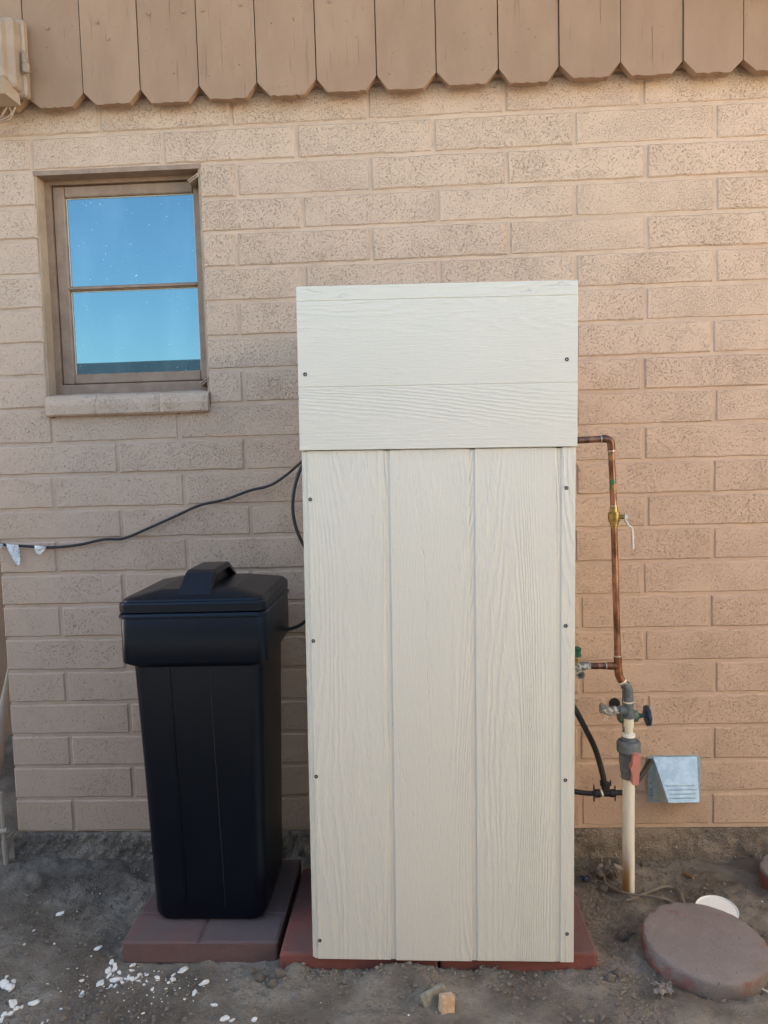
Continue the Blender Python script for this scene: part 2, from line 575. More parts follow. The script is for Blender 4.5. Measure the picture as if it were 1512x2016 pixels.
M = dict(
    block=mat_block(), mortar=mat_mortar(), board=mat_board(), footing=mat_footing(), soil=mat_soil(), clod=mat_clod(),
    pebble=mat_pebble(), side_v=mat_siding(True), side_h=mat_siding(False), glass=mat_glass(), pvc=mat_pipe_pvc(), stone=mat_stone(),
    plaster=two('painted_plaster', (0.36, 0.265, 0.18), (0.42, 0.31, 0.22), 14, .4, .6, 0.85, bump=0.003, bscale=60),
    frame=two('painted_steel_brown', (0.245, 0.155, 0.108), (0.305, 0.205, 0.145), 25, .35, .65, 0.5, bump=0.0008, bscale=200),
    black=mat_tank(), black_old=two('black_plastic_plain', (0.0012, 0.0018, 0.0036), (0.0020, 0.0027, 0.0048), 60, .4, .6, 0.30, bump=0.0003, bscale=500, spec=0.42),
    mould=plain('mould_line_glint', (0.011, 0.012, 0.016), 0.4),  # paler than the tank: light caught on the ridge put into colour
    rubber=plain('black_rubber', (0.014, 0.014, 0.016), 0.45),
    screw=plain('dark_screw', (0.07, 0.075, 0.075), 0.45, 0.7),
    greypaver=mat_paver('purple_grey_paver', (0.150, 0.080, 0.074), (0.112, 0.084, 0.090)),
    redpaver=mat_paver('red_paver', (0.245, 0.066, 0.052), (0.135, 0.066, 0.066)),
    copper=two('copper_tube', (0.37, 0.20, 0.14), (0.13, 0.070, 0.050), 42, .36, .64, 0.38, 1.0, mscale=(1, 1, .35)),
    copperdark=two('darkened_copper', (0.20, 0.095, 0.055), (0.34, 0.15, 0.08), 40, .45, .65, 0.42, 0.9),
    patina=two('green_patina_copper', (0.05, 0.16, 0.10), (0.36, 0.17, 0.085), 60, .45, .58, 0.5, 0.5),
    solder=plain('solder', (0.45, 0.43, 0.39), 0.4, 0.9),
    brass=two('brass', (0.36, 0.27, 0.10), (0.20, 0.15, 0.06), 70, .4, .7, 0.38, 1.0),
    steel=plain('zinc_steel', (0.74, 0.75, 0.76), 0.4, 0.55),
    grey=two('grey_fitting', (0.095, 0.118, 0.140), (0.165, 0.185, 0.20), 50, .45, .7, 0.5),
    corrod=two('corroded_metal', (0.16, 0.165, 0.165), (0.52, 0.53, 0.51), 80, .48, .62, 0.7, 0.3, bump=0.002, bscale=220),
    greygal=two('galvanised_pipe', (0.15, 0.16, 0.165), (0.25, 0.255, 0.25), 70, .4, .7, 0.5, 0.6, bump=0.0008),
    white=plain('white_plastic', (0.82, 0.82, 0.80), 0.45, var=.05),
    ivory=two('ivory_plastic', (0.72, 0.69, 0.57), (0.58, 0.55, 0.44), 60, .5, .75, 0.45),
    red=plain('faded_red_plastic', (0.52, 0.215, 0.185), 0.5, var=.1),
    blue=plain('blue_enamel', (0.022, 0.035, 0.085), 0.4, var=.3),
    green=plain('green_enamel', (0.010, 0.10, 0.062), 0.4, var=.3),
    verdigris=two('green_bronze', (0.085, 0.16, 0.13), (0.15, 0.19, 0.15), 60, .4, .7, 0.6, 0.4),
    galv=two('galvanised_sheet', (0.38, 0.51, 0.59), (0.50, 0.63, 0.71), 45, .40, .66, 0.45, 0.5, bump=0.0006, bscale=90),
    slot=plain('dark_slot', (0.10, 0.12, 0.13), 0.6, 0.6),
    paper=two('printed_tag', (0.72, 0.75, 0.78), (0.36, 0.42, 0.50), 170, .52, .62, 0.6),
    blank=plain('white_paper', (0.80, 0.81, 0.80), 0.6, var=.04),
    woodold=two('weathered_wood', (0.20, 0.185, 0.14), (0.30, 0.28, 0.22), 60, .4, .65, 0.85, bump=.002),
    woodnew=two('fresh_cut_wood', (0.46, 0.31, 0.20), (0.58, 0.41, 0.28), 80, .4, .65, 0.8, bump=.001),
    twine=plain('old_root', (0.19, 0.158, 0.130), 0.9, bump=0.001, bscale=300),
    leaf=plain('dry_leaf', (0.21, 0.185, 0.165), 0.9, bump=0.001, bscale=200),
    peg=two('orange_wood', (0.34, 0.17, 0.06), (0.24, 0.13, 0.06), 200, .4, .6, 0.75),
    weed=plain('green_weed', (0.05, 0.10, 0.035), 0.7),
    paintbox=two('painted_utility_box', (0.31, 0.215, 0.150), (0.36, 0.255, 0.180), 12, .4, .6, 0.55),
    dark=plain('shade_black', (0.012, 0.011, 0.010), 0.9),  # flat black painted for unlit depth in the wall hole and window
    shingle=plain('roof_shingle', (0.13, 0.11, 0.10), 0.9, bump=.004, bscale=60),
    fence=plain('grey_boundary_wall', (0.052, 0.062, 0.080), 0.95, bump=.004, bscale=50),
    tanwall=plain('cream_stucco', (0.64, 0.53, 0.41), 0.95, bump=.004, bscale=50),
    paintpipe=plain('painted_pipe', (0.40, 0.33, 0.27), 0.6),
)

# ------------------------------------------------------------------ ground
PAVERS = [(-.866, -.466, -.524, -.118), (-.452, -.061, -.566, -.17), (-.055, .327, -.563, -.165)]


def ground_z(x, y):
    p = Vector((x, y, 0))
    z = -0.020 + 0.020 * min(1, max(0, -y / 0.28))
    z += 0.010 * mn.noise(p * 3.1) + 0.007 * mn.noise(p * 9 + Vector((3, 1, 7)))
    if -2.4 < x < 2 and -1.6 < y < .3:
        z += 0.0060 * mn.noise(p * 24) + 0.0040 * mn.noise(p * 55 + Vector((9, 2, 1))) + 0.0024 * mn.noise(p * 120)
        t = mn.noise(p * 13 + Vector((1, 8, 2)))
        if t > 0.32:
            z += 0.010 * (t - 0.32) / 0.3
    # soil pushed up against the red pavers, footprint hollows
    z += 0.030 * max(0.0, mn.noise(Vector((x * 3.7, 1.5, 0))) + 0.15) * math.exp(-(y / 0.075) ** 2)
    z += 0.034 * math.exp(-((x + 0.14) / 0.10) ** 2 - ((y + 0.605) / 0.045) ** 2)
    z += 0.012 * math.exp(-((x - 0.12) / 0.14) ** 2 - ((y + 0.60) / 0.05) ** 2)
    z += 0.014 * math.exp(-((x + 0.40) / 0.08) ** 2 - ((y + 0.60) / 0.05) ** 2)
    z -= 0.014 * math.exp(-((x - 0.42) / 0.03) ** 2 - ((y + 0.63) / 0.03) ** 2)
    z += 0.018 * math.exp(-((x - 0.47) / 0.10) ** 2 - ((y + 0.03) / 0.07) ** 2)
    z -= 0.010 * math.exp(-((x - 0.40) / 0.05) ** 2 - ((y + 0.36) / 0.14) ** 2)
    for (a, b, c, d) in PAVERS:
        if a - .006 < x < b + .006 and c - .004 < y < d + .006:
            z = min(z, 0.004)
    return z


def lines(a, b, step, far, grow=1.35):
    L = []
    n = int(round((b - a) / step))
    L = [a + (b - a) * i / n for i in range(n + 1)]
    s = step
    while L[-1] < far:
        s *= grow
        L.append(L[-1] + s)
    s = step
    while L[0] > -far:
        s *= grow
        L.insert(0, L[0] - s)
    return L


XS = lines(-1.55, 1.25, 0.0075, 120)
YS = lines(-1.02, 0.05, 0.0075, 120)
gv = [(x, y, ground_z(x, y) if abs(x) < 12 and abs(y) < 12 else 0.0) for y in YS for x in XS]
nx = len(XS)
gf = [(j * nx + i, j * nx + i + 1, (j + 1) * nx + i + 1, (j + 1) * nx + i) for j in range(len(YS) - 1) for i in range(nx - 1)]
g = MB().add(gv, gf, True).build('ground', M['soil'], angle=180)
g['kind'] = 'structure'
g['label'] = 'bare dry brown dirt yard in front of the house wall'

# ------------------------------------------------------------------ the house
house = empty('block_house', (0.4, 0.6, 0.0), 'house wall of beige painted concrete blocks with brown scalloped boards and a small window', 'house')
B = 0.4064
ZL = [2.2635, 2.162, 2.0575, 1.9573, 1.8508, 1.7487, 1.6425, 1.5436, 1.4422, 1.3328, 1.2352, 1.128, 1.0313, 0.9243, 0.8220, 0.7171, 0.6097, 0.505, 0.3996, 0.2951, 0.1873, 0.0757]
ZR = [2.2678, 2.1635, 2.0599, 1.9578, 1.854, 1.751, 1.647, 1.544, 1.441, 1.3375, 1.2302, 1.1268, 1.0264, 0.9216, 0.8188, 0.7117, 0.6091, 0.5064, 0.4037, 0.2958, 0.1911, 0.0846]
ZL = [ZL[0] + 0.208, ZL[0] + 0.104] + ZL
ZR = [ZR[0] + 0.208, ZR[0] + 0.104] + ZR
HEAD = {1: {-3: -.0125, -2: -.0122, -1: -.0117, 0: -.0093, 1: .0002, 2: .003}, 2: {-1.5: .0065, .5: .0025, 1.5: .0062}, 3: {-1: -.0009, 0: -.0005, 1: .0004, 2: .0037},
        4: {.5: .0066, 1.5: .007}, 10: {1.5: -.0042, -2.5: .0021, -1.5: -.003}, 11: {1: -.0065, 2: -.0013, -3: -.0038, -2: .0052}, 12: {1.5: .0042, -2.5: .0042, -1.5: .0076},
        13: {1: -.0117, 2: -.0006, -3: -.0062, -2: .005}, 14: {1.5: -.0088, -2.5: -.0005}, 15: {2: -.0092, -3: -.0056}, 16: {1.5: -.004, -2.5: -.0052}, 17: {1: .0035, 2: .0061, -3: -.002},
        18: {1.5: .0037, -2.5: -.0032}, 19: {1: -.0022, 2: .0012, -3: -.0006}, 20: {-2.5: -.0043}, 21: {2: -.0029, 1: .0005, -3: -.002}}
WX0, WX1, WZ0, WZ1 = -1.228, -0.716, 1.478, 2.156
XL, XRR = -1.412, 1.66


def zj(j, x):
    t = (x + 1.35) / 2.0
    return ZL[j + 2] * (1 - t) + ZR[j + 2] * t


def block(x0, x1, j0, j1, ztop=None, zbot=None):
    """one block: front face with slightly uneven rounded edges"""
    g_ = 0.0048
    a, b = x0 + g_, x1 - g_
    n = max(2, int((b - a) / 0.045))
    fy = rnd.uniform(-0.0022, -0.0004)
    ti = rnd.uniform(-0.0009, 0.0009)
    seed = Vector((rnd.uniform(0, 90), rnd.uniform(0, 90), 0))
    e = 0.0042
    cols_ = []
    for i in range(n + 1):
        x = a + (b - a) * i / n
        zt = (zj(j0, x) if ztop is None else ztop) - g_ * (1 if ztop is None else 0)
        zb = (zj(j1, x) if zbot is None else zbot) + g_ * (1 if zbot is None else 0)
        zt += 0.0030 * mn.noise(seed + Vector((x * 22, 0, 0)))
        zb += 0.0030 * mn.noise(seed + Vector((x * 22, 5, 0)))
        cols_.append((x, zb, zt))
    v, f = [], []
    for i, (x, zb, zt) in enumerate(cols_):
        xi = min(max(x, a + e), b - e)
        dx0 = 0.0016 * mn.noise(seed + Vector((9, zb * 9, 0))) if i in (0, n) else 0
        y = fy + ti * (x - a) / (b - a)
        h = zt - zb
        v += [(x, 0.11, zb), (x + dx0, y + e, zb), (xi, y, zb + e), (xi + dx0, y, zb + h * .5), (xi, y, zt - e), (x + dx0, y + e, zt), (x, 0.11, zt)]
    for i in range(n):
        for k in range(6):
            f.append((i * 7 + k, (i + 1) * 7 + k, (i + 1) * 7 + k + 1, i * 7 + k + 1))
    f.append((0, 1, 5, 6)); f.append((1, 2, 3, 4, 5))
    q = n * 7
    f.append((q + 6, q + 5, q + 1, q)); f.append((q + 5, q + 4, q + 3, q + 2, q + 1))
    MB().add(v, f).build('block', M['block'], house)


for r_ in range(0, 22):
    j0, j1 = r_ - 1, r_
    half = 0.0 if r_ % 2 else 0.5
    js = []
    k = -5
    while k * B + half * B < XRR + B:
        X = k + half
        jit = HEAD.get(r_, {}).get(X, rnd.uniform(-.005, .005))
        js.append(X * B + jit)
        k += 1
    js = [x for x in js if XL + 0.05 < x < XRR]
    edges = [XL - 0.0048] + js + [XRR + 0.0048]
    zt, zb = zj(j0, -1), zj(j1, -1)
    for a, b in zip(edges[:-1], edges[1:]):
        inwin = zb < WZ1 - 0.02 and zt > WZ0 - 0.05 and 2 <= r_ <= 8
        if not inwin:
            block(a, b, j0, j1)
            continue
        if a < WX0 - 0.02:
            block(a, min(b, WX0 + 0.0048 + rnd.uniform(-.002, .002)), j0, j1)
        if b > WX1 + 0.02:
            block(max(a, WX1 - 0.0048 + rnd.uniform(-.002, .003)), b, j0, j1)

# mortar behind the block faces (a sheet with the window cut out), with thickness
mb = MB()


def slab(x0, x1, z0, z1, y0=0.0026, y1=0.105):
    nxx = max(1, int((x1 - x0) / 0.03))
    nzz = max(1, int((z1 - z0) / 0.03))
    v = [(x0 + (x1 - x0) * i / nxx, y0 + 0.0015 * mn.noise(Vector((i * 1.7 + x0 * 9, k * 1.9 + z0 * 7, 3))), z0 + (z1 - z0) * k / nzz) for k in range(nzz + 1) for i in range(nxx + 1)]
    f = [(k * (nxx + 1) + i, k * (nxx + 1) + i + 1, (k + 1) * (nxx + 1) + i + 1, (k + 1) * (nxx + 1) + i) for k in range(nzz) for i in range(nxx)]
    mb.add(v, f, True)
    mb.box((x0, y0 + .004, z0), (x1, y1, z1))


slab(XL + .004, WX0 - .002, 0.078, 2.37)
slab(WX1 + .002, XRR, 0.078, 2.37)
slab(WX0 - .002, WX1 + .002, 0.078, 1.415)
slab(WX0 - .002, WX1 + .002, 2.162, 2.37)
mb.build('mortar', M['mortar'], house)

# footing
mb = MB()
nxx, nzz = 640, 26
v = []
for k in range(nzz + 1):
    for i in range(nxx + 1):
        x = XL - .01 + (XRR - XL) * i / nxx
        z = -0.08 + 0.157 * k / nzz
        y = -0.008 - 0.014 * (1 - k / nzz) + 0.010 * mn.noise(Vector((x * 9, 4, z * 13))) + 0.007 * mn.noise(Vector((x * 37, 4, z * 41))) + (0.0055 * abs(mn.noise(Vector((x * 85, 4, z * 85)))) + 0.003 * mn.noise(Vector((x * 160, 4, z * 160)))) * (-1)
        if k == nzz:
            y = 0.10
            z = 0.077 + .004 * mn.noise(Vector((x * 20, 2, 2)))
        elif k == nzz - 1:
            z = 0.0745 + .004 * mn.noise(Vector((x * 20, 2, 2)))
            y = min(y, 0.0)
        v.append((x, y, z))
mb.add(v, [(k * (nxx + 1) + i, k * (nxx + 1) + i + 1, (k + 1) * (nxx + 1) + i + 1, (k + 1) * (nxx + 1) + i) for k in range(nzz) for i in range(nxx)], True)
mb.build('footing', M['footing'], house, angle=180)

# body of the house behind the block face: keeps the sun off the yard; recessed wing at the left
RP = [(9.5, 2.50), (1.2, 2.50), (-1.6, 3.23), (-9.5, 3.23)]   # underside of the roof: falls to the right


def roof_z(x):
    return 2.50 if x > 1.2 else (3.23 if x < -1.6 else 2.50 + (1.2 - x) * 0.73 / 2.8)


def gable(mb_, x0, x1, z0, y0, y1):
    xs = sorted([x0, x1] + [x for x in (-1.6, 1.2) if x0 < x < x1])
    mb_.prism([(x0, z0), (x1, z0)] + [(x, roof_z(x) - .002) for x in xs[::-1]], y0, y1)


mb = MB()
gable(mb, XL + .012, WX0 - .004, -.05, .112, .30)
gable(mb, WX1 + .004, 9.0, -.05, .112, .30)
mb.box((WX0 - .004, 0.112, -0.05), (WX1 + .004, 0.30, 1.41))
gable(mb, WX0 - .004, WX1 + .004, 2.17, .112, .30)
mb.box((XRR + .002, 0.002, -0.05), (9.0, 0.11, 2.37))
gable(mb, XL + .012, 9.0, 2.372, -.004, .11)
mb.box((XL + .012, 0.302, -.05), (XL + .16, 1.148, 3.0))
mb.box((3.2, -0.469, -.05), (3.5, 0.001, 2.49))
mb.build('wall_core', M['mortar'], house)
mb = MB()
mb.box((-9.0, 1.15, -0.05), (XL + .2, 1.35, 3.0))
mb.build('recessed_wall', M['board'], house)
mb = MB()   # unseen wing added at the right: its sunlit face bounces warm light
mb.box((3.2, -3.4, -0.05), (3.5, -0.47, 2.75))
mb.build('bounce_wing', M['tanwall'], house)
mb = MB()   # roof: ridge to the left, eave falling to the right, overhanging the gable wall

prof = [(x, z) for x, z in RP] + [(x, z + 0.16) for x, z in RP[::-1]]
mb.prism(prof[::-1], -0.14, 7.0)
mb.build('roof', M['shingle'], house)

# scalloped boards above the wall
BX = [-1.56, -1.385, -1.21, -1.039, -.868, -.693, -.521, -.346, -.170, .003, .182, .3555, .5295, .706, .8735, 1.048, 1.222, 1.396, 1.57, 1.744]
NZ = [2.358, 2.358, 2.358, 2.364, 2.365, 2.367, 2.368, 2.369, 2.372, 2.372, 2.373, 2.372, 2.373, 2.368, 2.362, 2.362, 2.362, 2.362, 2.362, 2.362]
for i in range(len(BX) - 1):
    a, b = BX[i] + 0.0016, BX[i + 1] - 0.0016
    za, zb = NZ[i] - .002, NZ[i + 1] - .002
    flat = 2.327 + rnd.uniform(-.003, .003) + (0.004 if i > 8 else 0)
    ca, cb = 0.034 + rnd.uniform(-.004, .004), 0.034 + rnd.uniform(-.004, .004)
    # slightly ragged sawn end
    pts = [(a, roof_z(a) - .003), (a, za), (a + ca, flat + rnd.uniform(-.001, .001))]
    nseg = 9
    for k in range(1, nseg):
        pts.append((a + ca + (b - a - ca - cb) * k / nseg, flat + rnd.uniform(-.0024, .0022)))
    pts += [(b - cb, flat), (b, zb), (b, roof_z(b) - .003)]
    fr = -0.052 + rnd.uniform(-.004, .003)
    MB().prism(pts, fr, -0.026).build('siding_board', M['board'], house)
mb = MB()
gable(mb, -1.5, 1.74, 2.366, -.024, -.006)
mb.build('board_backing', M['board'], house)
# painted nail heads in the boards
for (x, z) in ((-1.135, 2.55), (-.985, 2.558), (-.955, 2.51), (-.832, 2.575), (-.728, 2.575), (-.672, 2.575), (-.56, 2.585), (-.30, 2.58)):
    MB().lathe((x, -.0525, z), (0, -1, 0), [(0, .005), (.0016, .0048), (.0022, .003)], 10).build('nail_head', M['board'], house)

# window ------------------------------------------------------------------
win = MB()
win.box((WX0, 0.052, 1.49), (-1.203, 0.10, WZ1)); win.box((-.7305, 0.052, 1.49), (WX1, 0.10, WZ1))
win.box((-1.203, 0.052, 2.138), (-.7305, 0.10, WZ1)); win.box((-1.203, 0.052, 1.49), (-.7305, 0.10, 1.520))
window = win.build('window', M['frame'], house)
s = MB()
s.box((-1.201, 0.060, 1.522), (-1.165, 0.085, 2.136), .003); s.box((-.756, 0.060, 1.522), (-.7325, 0.085, 2.136), .003)
s.box((-1.164, 0.0605, 2.102), (-.757, 0.085, 2.1355), .003); s.box((-1.164, 0.0605, 1.5225), (-.757, 0.085, 1.554), .003)
s.build('sash', M['frame'], window)
s = MB()
s.box((-1.164, 0.064, 1.814), (-.757, 0.084, 1.829), .003)
s.box((-1.164, 0.058, 1.8185), (-.757, 0.0635, 1.8245))
s.build('muntin', M['frame'], window)
for (z0, z1) in ((1.5545, 1.8138), (1.8295, 2.1015)):
    MB().box((-1.1645, 0.0745, z0), (-.7565, 0.0785, z1)).build('pane', M['glass'], window)
    p = MB()   # thin white putty line round each pane
    for (a, b) in (((-1.1640, .0725, z0), (-1.1615, .0743, z1)), ((-.7595, .0725, z0), (-.7570, .0743, z1)), ((-1.161, .0725, z1 - .0025), (-.760, .0743, z1))):
        p.box(a, b)
    p.build('putty', M['ivory'], window)
for (x, z) in ((-.735, 2.122), (-.728, 1.512)):
    h = MB()
    mtx = Matrix.Translation((x, .025, z)) @ Matrix.Rotation(R(-32), 4, 'Y')
    h.box((-.020, -.024, -.003), (.018, .03, .000), .0, mtx)
    h.box((-.020, -.024, .003), (.018, .03, .006), .0, mtx)
    h.lathe(mtx @ Vector((.016, -.018, -.004)), mtx.to_3x3() @ Vector((0, 0, 1)), [(0, .006), (.011, .006)], 10)
    h.build('hinge', M['paintbox'], window)
MB().box((WX0 - .001, .004, 1.482), (WX0 + .006, .0515, 2.150)).build('jamb', M['plaster'], window)
MB().box((WX1 - .006, .004, 1.482), (WX1 + .001, .0515, 2.150)).build('jamb', M['plaster'], window)
MB().box((WX0 - .004, .001, 2.1502), (WX1 + .004, .0515, 2.164)).build('lintel', M['frame'], window)
MB().box((-1.19, .085, 1.50), (-.74, .111, 2.14)).build('dark_room_sheet', M['dark'], window)  # dark sheet behind the panes stands for the unlit room
sill = MB().box((WX0 + .006, .002, 1.425), (WX1 - .006, .055, 1.476)).build('window_sill', M['mortar'], house)
for a, b in ((-1.226, -1.068), (-1.067, -.868), (-.867, -.7165)):
    m_ = MB()
    v, f = [], []
    n = 10
    pr_ = [(.05, 1.4175), (-.018, 1.4175), (-.0255, 1.4225), (-.0275, 1.45), (-.024, 1.466), (-.014, 1.4775), (.005, 1.483), (.0515, 1.490)]
    for i in range(n + 1):
        x = a + (b - a) * i / n
        e = .004 if i in (0, n) else 0
        for (y, z) in pr_:
            q = Vector((x * 40, y * 40, z * 40))
            v.append((x, y + (e if y < 0 else 0) + .002 * mn.noise(q), z + .0016 * mn.noise(q + Vector((4, 4, 4)))))
    L = len(pr_)
    for i in range(n):
        for k in range(L - 1):
            f.append((i * L + k, i * L + k + 1, (i + 1) * L + k + 1, (i + 1) * L + k))
    f.append(tuple(range(L - 1, -1, -1))); f.append(tuple(n * L + k for k in range(L)))
    f = [q[::-1] for q in f]
    m_.add(v, f).build('sill_block', M['block'], sill)
HOLE = (.513, -.0042, .480)
# dark disc on the wall face paints the shade of a hole
MB().lathe(HOLE, (0, 1, 0), [(0, .017), (.004, .017)], 14).build('hole_shade_disc', M['dark'], house)

# ------------------------------------------------------------------ things beyond the frame that shade or brighten the yard
bw = MB()
bw.box((-14, -3.4, -0.1), (3.19, -3.2, 2.018), .0)
tag(bw.build('boundary_wall', M['fence'], loc=(0, -3.3, -.1)), 'dark boundary wall mirrored as a band at the bottom of the window glass', 'wall')

# ------------------------------------------------------------------ utility box on the boards
ub = empty('utility_box', (-1.30, -.056, 2.30), 'painted plastic utility box mounted on the scalloped boards at top left', 'utility box')
m_ = MB()
m_.box((-1.42, -.085, 2.345), (-1.192, -.056, 2.565), .006)
m_.build('base', M['paintbox'], ub)
m_ = MB()
m_.loft([rrect(-1.312, 2.455, .108, .100, .012, 0, 3), rrect(-1.312, 2.455, .105, .097, .012, .028, 3), rrect(-1.312, 2.455, .088, .082, .010, .040, 3), rrect(-1.312, 2.455, .084, .078, .008, .056, 3)], smooth=False)
m_.v = [Vector((p.x, -.0852 - p.z, p.y)) for p in m_.v]
m_.f = [q for q in m_.f]
cv = m_.build('cover', M['paintbox'], ub)
m_ = MB()
for zc in (2.452,):
    arc = [(-1.197 + .016 * math.sin(t), -.094, zc + .010 * math.cos(t)) for t in [R(a) for a in range(0, 181, 20)]]
    m_.tube(arc, .0028, 8)
m_.box((-1.196, -.100, 2.405), (-1.176, -.086, 2.432), .003)
m_.box((-1.196, -.096, 2.432), (-1.184, -.086, 2.470), .002)
m_.build('hasp', M['paintbox'], ub)
m_ = MB()
m_.add([(-1.40, -.086, 2.352), (-1.215, -.086, 2.352), (-1.400, -.150, 2.372), (-1.226, -.150, 2.372), (-1.40, -.135, 2.332), (-1.232, -.135, 2.332), (-1.40, -.086, 2.318), (-1.212, -.086, 2.318)],
       [(0, 2, 3, 1), (2, 4, 5, 3), (4, 6, 7, 5), (1, 3, 5, 7), (0, 6, 4, 2), (0, 1, 7, 6)])
m_.build('hood', M['paintbox'], ub)
for k, (x, d) in enumerate(((-1.235, .004), (-1.247, -.004), (-1.262, .006))):
    m_ = MB()
    m_.tube(smoothpath([(x, -.075, 2.345), (x + d, -.080, 2.322), (x - d, -.083, 2.300), (x - .02, -.078, 2.283 + .004 * k), (x - .07, -.068, 2.287), (x - .12, -.066, 2.30)]), .0028, 8)
    m_.build('wire', M['paintbox'], ub)

# ------------------------------------------------------------------ pavers
PL = ['purple grey scored paver under the black salt tank', 'red paver under the left half of the pale siding cabinet',
      'red paver sticking out at the right foot of the pale siding cabinet']


def paver_rings(m2, a, b, c, d, zs):
    cx, cy = (a + b) / 2, (c + d) / 2
    rings = []
    for (ins, z) in zs:
        ring = rrect(cx, cy, (b - a) / 2 - ins, (d - c) / 2 - ins, .006, z, 2)
        rings.append([(x + .0014 * mn.noise(Vector((x * 60, y * 60, z * 90))), y + .0014 * mn.noise(Vector((x * 60, y * 60, z * 90 + 9))), z) for x, y, z in ring])
    return m2.loft(rings, smooth=False)


for i, ((a, b, c, d), lb) in enumerate(zip(PAVERS, PL)):
    cx, cy = (a + b) / 2, (c + d) / 2
    if i:
        m_ = paver_rings(MB(), a, b, c, d, ((0, -.006), (0, .040), (.002, .0445), (.006, .0475)))
        tag(m_.build('paver', M['redpaver'], loc=(cx, cy, 0)), lb, 'paver', 'red pavers under the cabinet')
    else:   # one slab scored into four
        root = empty('paver', (cx, cy, 0), lb, 'paver')
        paver_rings(MB(), a, b, c, d, ((0, -.006), (0, .0425), (.003, .0432))).build('slab', M['greypaver'], root)
        mx, my = -.6685, -.400
        for (x0, x1) in ((a + .0005, mx - .002), (mx + .002, b - .0005)):
            for (y0, y1) in ((c + .0005, my - .002), (my + .002, d - .0005)):
                paver_rings(MB(), x0, x1, y0, y1, ((.0, .0434), (.002, .0455), (.005, .0475))).build('scored_face', M['greypaver'], root)
PT = 0.0475

# ------------------------------------------------------------------ brine tank
tank = empty('salt_tank', (-.66, -.28, PT), 'tall black plastic salt tank with handled lid standing on grey pavers', 'tank')
CX, CY = -.662, -.292


def S(hw, hd, r, z, dy=0):
    return rrect(CX, CY + dy, hw, hd, r, z, 7)


m_ = MB()
m_.loft([S(.120, .118, .03, PT + .0005), S(.142, .140, .034, PT + .006), S(.150, .147, .036, PT + .022), S(.153, .150, .036, .20), S(.161, .156, .034, .50), S(.1685, .162, .033, .745)], cap1=False)
body = m_.build('body', M['black'], tank)
for x0, x1 in ((-.7305, -.728), (-.6275, -.6245)):   # mould lines down the front face; right one painted paler for its glint
    mm = MB()
    mm.add([(x0 + .010, CY - .1492, .09), (x1 + .010, CY - .1492, .09), (x1, CY - .1626, .735), (x0, CY - .1626, .735), ((x0 + x1) / 2 + .01, CY - .1512, .09), ((x0 + x1) / 2, CY - .1646, .735)],
           [(0, 4, 5, 3), (4, 1, 2, 5)])
    mm.build('mould_line', M['mould'] if x0 > -.7 else M['black'], body)
m_ = MB()
m_.loft([S(.167, .1605, .033, .741), S(.1872, .1812, .026, .7565), S(.1882, .1822, .025, .7585), S(.1888, .1828, .025, .868), S(.1875, .1815, .025, .8705), S(.1875, .1815, .025, .8725), S(.1922, .1862, .025, .8745), S(.1922, .1862, .025, .8790), S(.1885, .1825, .025, .8850), S(.186, .180, .025, .886)], cap0=False)
m_.build('rim', M['black'], tank)
m_ = MB()
m_.loft([S(.187, .181, .025, .8865), S(.1898, .1838, .025, .889), S(.1898, .1838, .025, .9085), S(.1872, .1812, .024, .9130), S(.1840, .1780, .024, .9145), S(.1828, .1768, .024, .9150), S(.1815, .1755, .024, .9190), S(.1770, .1710, .027, .9225), S(.10, .12, .02, .938)])
lid = m_.build('lid', M['black'], tank, angle=20)
m_ = MB()
HX = -.662


def hsec(y, z, hw, t):
    return [(HX - hw, y, z - t), (HX + hw, y, z - t), (HX + hw * .86, y, z), (HX - hw * .86, y, z)]


m_.loft([hsec(-.448, .926, .048, .012), hsec(-.385, .974, .041, .02), hsec(-.365, .980, .040, .014), hsec(-.215, .980, .040, .014), hsec(-.195, .974, .041, .02), hsec(-.135, .930, .048, .012)], smooth=False)
m_.add([(HX - .030, -.40, .93), (HX + .030, -.40, .93), (HX + .030, -.18, .93), (HX - .030, -.18, .93), (HX - .026, -.375, .966), (HX + .026, -.375, .966), (HX + .026, -.205, .966), (HX - .026, -.205, .966)],
       [(0, 1, 5, 4), (1, 2, 6, 5), (2, 3, 7, 6), (3, 0, 4, 7)])
m_.build('handle', M['black'], lid)

# ------------------------------------------------------------------ siding cabinet
CA = Vector((-.05, -.583, .040))
cab = empty('siding_cabinet', CA, 'tall pale cabinet of primed wood grain siding standing against the wall', 'cabinet')
cab.rotation_euler.y = R(0.80)
# coordinates below are relative to CA (x right, y back, z up), built as if unrotated
o3 = CA


def cbox(mb_, a, b, bev=0.0):
    return mb_.box(Vector(a) + o3, Vector(b) + o3, bev)


BZ, TZ = 0.0, 1.240
back = cbox(MB(), (-.3122, 0.0021, .001), (.3150, .0115, TZ - .002)).build('panel_back', M['side_v'], cab)
# lower panel: boards between shallow grooves
for a, b, lo in ((-.3035, -.1255, .0), (-.1120, .0715, -.001), (.0850, .2705, .0008), (.2840, .3160, .0)):
    cbox(MB(), (a, .0, BZ + lo), (b, .0019, TZ), .0008).build('siding_board', M['side_v'], cab)
cbox(MB(), (-.3165, .0030, .004), (-.3125, .0112, TZ)).build('shiplap_edge', M['side_v'], cab)
